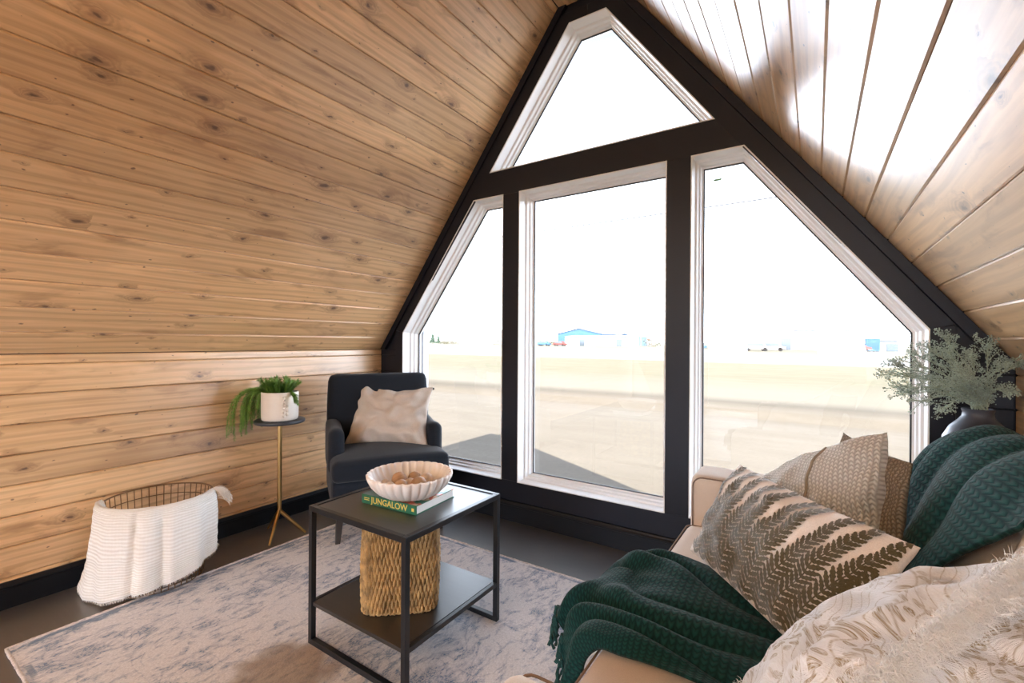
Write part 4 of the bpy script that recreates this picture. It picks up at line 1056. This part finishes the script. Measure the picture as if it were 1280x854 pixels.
# ------------------------------------------------------------ sofa pillows
FP = Pillow((-.352, 1.655, .488), (.044, 1.168, .482), (.189, 1.285, .770), (-.214, 1.777, .775), front=.085, back=.05, pinch=.05, power=.42, wr=.009, seed=1)
fp = single(FP.mesh(96), 'throw_pillow', M['fern_ground']); tag(fp, 'cream lumbar pillow embroidered with olive fern fronds', 'cushion', 'loose cushions')
FW, FH = .636/2, .34/2
def on_pillow(x, y, lift=.0040):
    u, v = max(-.985, min(.985, x/FW)), max(-.985, min(.985, y/FH)); e_ = .01
    p = FP.at(u, v); n = (FP.at(u+e_, v)-FP.at(u-e_, v)).cross(FP.at(u, v+e_)-FP.at(u, v-e_)).normalized()
    return p+n*lift
rnd = random.Random(21)
def frond(x0, y0, ang, L, lw, bend):
    """one embroidered frond: stem and paired serrated leaflets laid on the pillow face"""
    mb = MB(); n = int(L/.0160); x, y, a = x0, y0, ang; pts = []
    for i in range(n+1): pts.append((x, y, a)); x += math.cos(a)*L/n; y += math.sin(a)*L/n; a += bend/n
    ins = lambda q: abs(q[0]) < FW*.985 and abs(q[1]) < FH*.985
    def strip(ps, ws):
        vs2 = []
        for (qx, qy, qa), w_ in zip(ps, ws): vs2 += [(qx-math.sin(qa)*w_, qy+math.cos(qa)*w_), (qx+math.sin(qa)*w_, qy-math.cos(qa)*w_)]
        mb.add([on_pillow(*q) for q in vs2], [(2*i, 2*i+1, 2*i+3, 2*i+2) for i in range(len(ps)-1)])
    st = [p for p in pts if ins(p)]
    if len(st) > 2: strip(st, [.0016]*len(st))
    for i in range(1, n+1):
        f_ = i/n; ll = lw*(1.05-.75*f_**2)*rnd.uniform(.9, 1.05)
        for s_ in (-1, 1):
            qx, qy, qa = pts[i]; qa += s_*math.radians(56-16*f_)
            if not ins((qx, qy)): continue
            seg = 8; ps = []; ws = []
            for k in range(seg+1):
                t_ = k/seg; xx, yy = qx+math.cos(qa)*ll*t_, qy+math.sin(qa)*ll*t_
                if not ins((xx, yy)): break
                ps.append((xx, yy, qa)); ws.append(.0064*(math.sin(PI*min(1, t_*.85+.12))**.8)*(1.0 if k % 2 else .66)+.0003)
            if len(ps) > 2: strip(ps, ws)
    return mb
FR = [(-.325+.0575*k+rnd.uniform(-.003, .003), -.175, 80-1.0*k+rnd.uniform(-1.5, 1.5), .37, .045, rnd.uniform(-.05, .05)) for k in range(11)]+[(.262, -.03, 62, .2, .034, 0), (.300, -.10, 70, .2, .026, 0)]
for q in FR:
    mb = frond(q[0], q[1], math.radians(q[2]), q[3], q[4], q[5])
    if mb.f: rel(fp, mb).build('fern_frond', M['fern_olive'], fp)
G1 = Pillow((-.155, 1.790, .475), (.150, 1.640, .500), (.185, 1.800, .930), (-.150, 1.985, .700), front=.115, back=.09, pinch=-.05, power=.45, wr=.012, seed=6)
ms = G1.mesh(40); ms.uv = [(u*.22, v*.22) for u, v in ms.uv]
g1 = single(ms, 'throw_pillow', M['boucle']); tag(g1, 'oat coloured boucle cushion with pinched corners and a raised seam', 'cushion', 'loose cushions')
sm = [G1.at(.15+.12*t_, t_, 1) + G1.nrm*.002 for t_ in [-.9+1.8*k/24 for k in range(25)]]
rel(g1, MB().tube(sm, .0045, 6)).build('raised_seam', M['boucle_dark'], g1, True, angle=180)
G2 = Pillow((.00, 1.90, .475), (.190, 1.600, .490), (.235, 1.720, .860), (.085, 2.00, .885), front=.045, back=.02, pinch=.05, power=.45, wr=.010, seed=8)
ms = G2.mesh(32); ms.uv = [(u*.2, v*.2) for u, v in ms.uv]
g2_ = single(ms, 'throw_pillow', M['boucle_dark']); tag(g2_, 'taupe knit cushion tucked behind the oat boucle cushion', 'cushion', 'loose cushions')
W1 = Pillow((-.115, 1.0, .515), (-.005, .72, .690), (.240, .90, .900), (.13, 1.15, .685), front=.066, back=.05, pinch=-.10, power=.5, wr=.012, seed=13)
w1 = single(W1.mesh(48), 'throw_pillow', M['botanical']); tag(w1, 'white cushion with a gold botanical print and a fluffy white edge', 'cushion', 'loose cushions')
def fluff(parent, pts, outward, n, L, name='fluffy_edge'):
    mb = MB()
    for q in range(n):
        t_ = rnd.random()*(len(pts)-1); k = min(int(t_), len(pts)-2); p = pts[k].lerp(pts[k+1], t_-k)+Vector((rnd.gauss(0, .008), rnd.gauss(0, .008), rnd.gauss(0, .008)))
        d = (outward+Vector((rnd.gauss(0, .5), rnd.gauss(0, .5), rnd.gauss(0, .5)))).normalized(); l_ = L*rnd.uniform(.5, 1.2)
        c_ = p; w_ = d.orthogonal().normalized()*.0006; m_ = p+d*l_*.55; d2 = (d+Vector((0, 0, -.7))).normalized(); e_ = m_+d2*l_*.5
        mb.add([p-w_, p+w_, m_+w_*.8, m_-w_*.8, e_], [(0, 1, 2, 3), (3, 2, 4)])
    o = rel(parent, mb).build(name, M['fluff'], parent); o['kind'] = 'stuff'; return o
ed = [W1.base(1, -1+2*k/30) for k in range(31)]
fluff(w1, ed, Vector((.3, -.5, .5)), 22000, .016)
ed = [W1.base(-1+2*k/30, -1) for k in range(31)]+[]
fluff(w1, ed, Vector((-.4, -.3, .2)), 6000, .012)
W2 = Pillow((.03, .675, .655), (.40, .69, .67), (.45, .93, .90), (.15, .92, .85), front=.05, back=.04, pinch=.03, power=.5, wr=.010, seed=17)
w2 = single(W2.mesh(36), 'throw_pillow', M['botanical']); tag(w2, 'second white and gold botanical print cushion under the fluffy edged one', 'cushion', 'loose cushions')

# ------------------------------------------------------------ corner table, vase and stems
ct = tag(empty('corner_table', (.475, 2.415, 0)), 'small oak corner table behind the sofa arm holding the slate vase', 'table')
MB().box(-.155, .155, -.13, .13, .635, .66).build('table_top', M['side_wood'], ct, bevel=.004)
for sx_ in (-1, 1):
    for s2 in (-1, 1): MB().box(sx_*.135-.014, sx_*.135+.014, s2*.11-.014, s2*.11+.014, 0, .635).build('leg', M['side_wood'], ct, bevel=.002)
VX, VY, VZ = .515, 2.415, .6605
vs_ = single(MB().lathe([(.001, 0), (.06, 0), (.075, .02), (.098, .08), (.106, .135), (.100, .185), (.080, .225), (.056, .252), (.045, .268), (.043, .282), (.047, .295), (.043, .297), (.038, .29), (.038, .27), (.03, .25), (.001, .24)], 48,
             fn=lambda r, z, a: r*(1+.012*math.sin(a*3+z*20))), 'vase', M['vase'], True, 50)
vs_.location = (VX, VY, VZ); tag(vs_, 'rounded slate blue vase on the corner table behind the sofa', 'vase')
rnd = random.Random(33)
def umbel_stem(tip, k):
    base = Vector((VX+rnd.uniform(-.02, .02), VY+rnd.uniform(-.02, .02), VZ+.245)); neck = Vector((VX+rnd.uniform(-.022, .022), VY+rnd.uniform(-.022, .022), VZ+.30)); tip = Vector(tip)
    mid = neck.lerp(tip, .5)+Vector((0, 0, .035)); pts = catmull([base, neck, mid, tip], 16)
    o = tag(empty('foliage_stem', base), STEML[k], 'foliage', 'dusty sage stems in the vase')
    rel(o, MB().tube(pts, [.0024*(1-.5*i/15) for i in range(16)], 5)).build('stalk', M['sage_stem'], o, True, angle=180)
    mb = MB(); fl_ = MB()
    for i in range(5, 16):
        for q in range(2 if i < 13 else 4):
            d = ((pts[i]-pts[i-1]).normalized()*.8+Vector((rnd.uniform(-1, 1), rnd.uniform(-1, 1), rnd.uniform(-.3, .9)))*.75).normalized(); L = rnd.uniform(.022, .05)
            e_ = pts[i]+d*L; mb.tube([pts[i], pts[i]+d*L*.5+Vector((0, 0, .002)), e_], [.0013, .0011, .0009], 4)
            for r_ in range(11):
                dd = (d*.8+Vector((rnd.gauss(0, .7), rnd.gauss(0, .7), rnd.gauss(0, .7)))).normalized(); h = e_+dd*rnd.uniform(.006, .018); s_ = rnd.uniform(.0017, .0032)
                fl_.add([h+Vector((s_, 0, 0)), h+Vector((-s_, 0, 0)), h+Vector((0, s_, 0)), h+Vector((0, -s_, 0)), h+Vector((0, 0, s_)), h+Vector((0, 0, -s_))], [(0, 2, 4), (2, 1, 4), (1, 3, 4), (3, 0, 4), (2, 0, 5), (1, 2, 5), (3, 1, 5), (0, 3, 5)])
                w_ = dd.orthogonal().normalized()*.0006; fl_.add([e_-w_, e_+w_, h], [(0, 1, 2)])
            for r_ in range(4):   # small blade leaves
                p = pts[i]+d*L*rnd.uniform(.1, .9); dd = (d+Vector((rnd.gauss(0, .6), rnd.gauss(0, .6), rnd.gauss(0, .6)))).normalized()*rnd.uniform(.008, .02); w_ = dd.orthogonal().normalized()*.0017
                fl_.add([p, p+dd*.5+w_, p+dd, p+dd*.5-w_], [(0, 1, 2, 3)])
    rel(o, mb).build('branchlets', M['sage_stem'], o)['kind'] = 'stuff'; rel(o, fl_).build('florets', M['sage'], o)['kind'] = 'stuff'
TIPS = [(.255, 2.36, 1.075), (.275, 2.30, 1.03), (.285, 2.43, 1.105), (.315, 2.32, 1.12), (.345, 2.42, 1.15), (.375, 2.36, 1.175), (.415, 2.38, 1.215), (.44, 2.44, 1.16), (.50, 2.42, 1.14),
        (.535, 2.40, 1.195), (.575, 2.40, 1.115), (.600, 2.36, 1.125), (.33, 2.26, .985), (.375, 2.28, 1.04), (.41, 2.31, .965), (.46, 2.30, 1.06), (.565, 2.32, 1.03), (.30, 2.36, 1.0), (.345, 2.47, 1.06), (.43, 2.26, 1.10)]
STEML = ['dusty sage stem in the vase'+w_ for w_ in (' reaching furthest over the window', ' drooping low over the window frame', ' arching above the one reaching furthest', ' spraying over the white frame', ' standing just beside the white frame', ' rising beside the tallest one',
         ' that stands tallest of all', ' behind the tallest one', ' in the upright middle', ' standing tall on the wood-ceiling side', ' leaning to the wood wall', ' reaching out furthest to the wood wall', ' hanging lowest before the window frame', ' leaning forward over the sofa arm',
         ' hanging down in front of the vase belly', ' short and upright at the front', ' short on the wood wall side', ' low and spreading over the frame', ' low at the back by the dark wall', ' leaning forward at mid height')]
for k, tp in enumerate(TIPS): umbel_stem(tp, k)
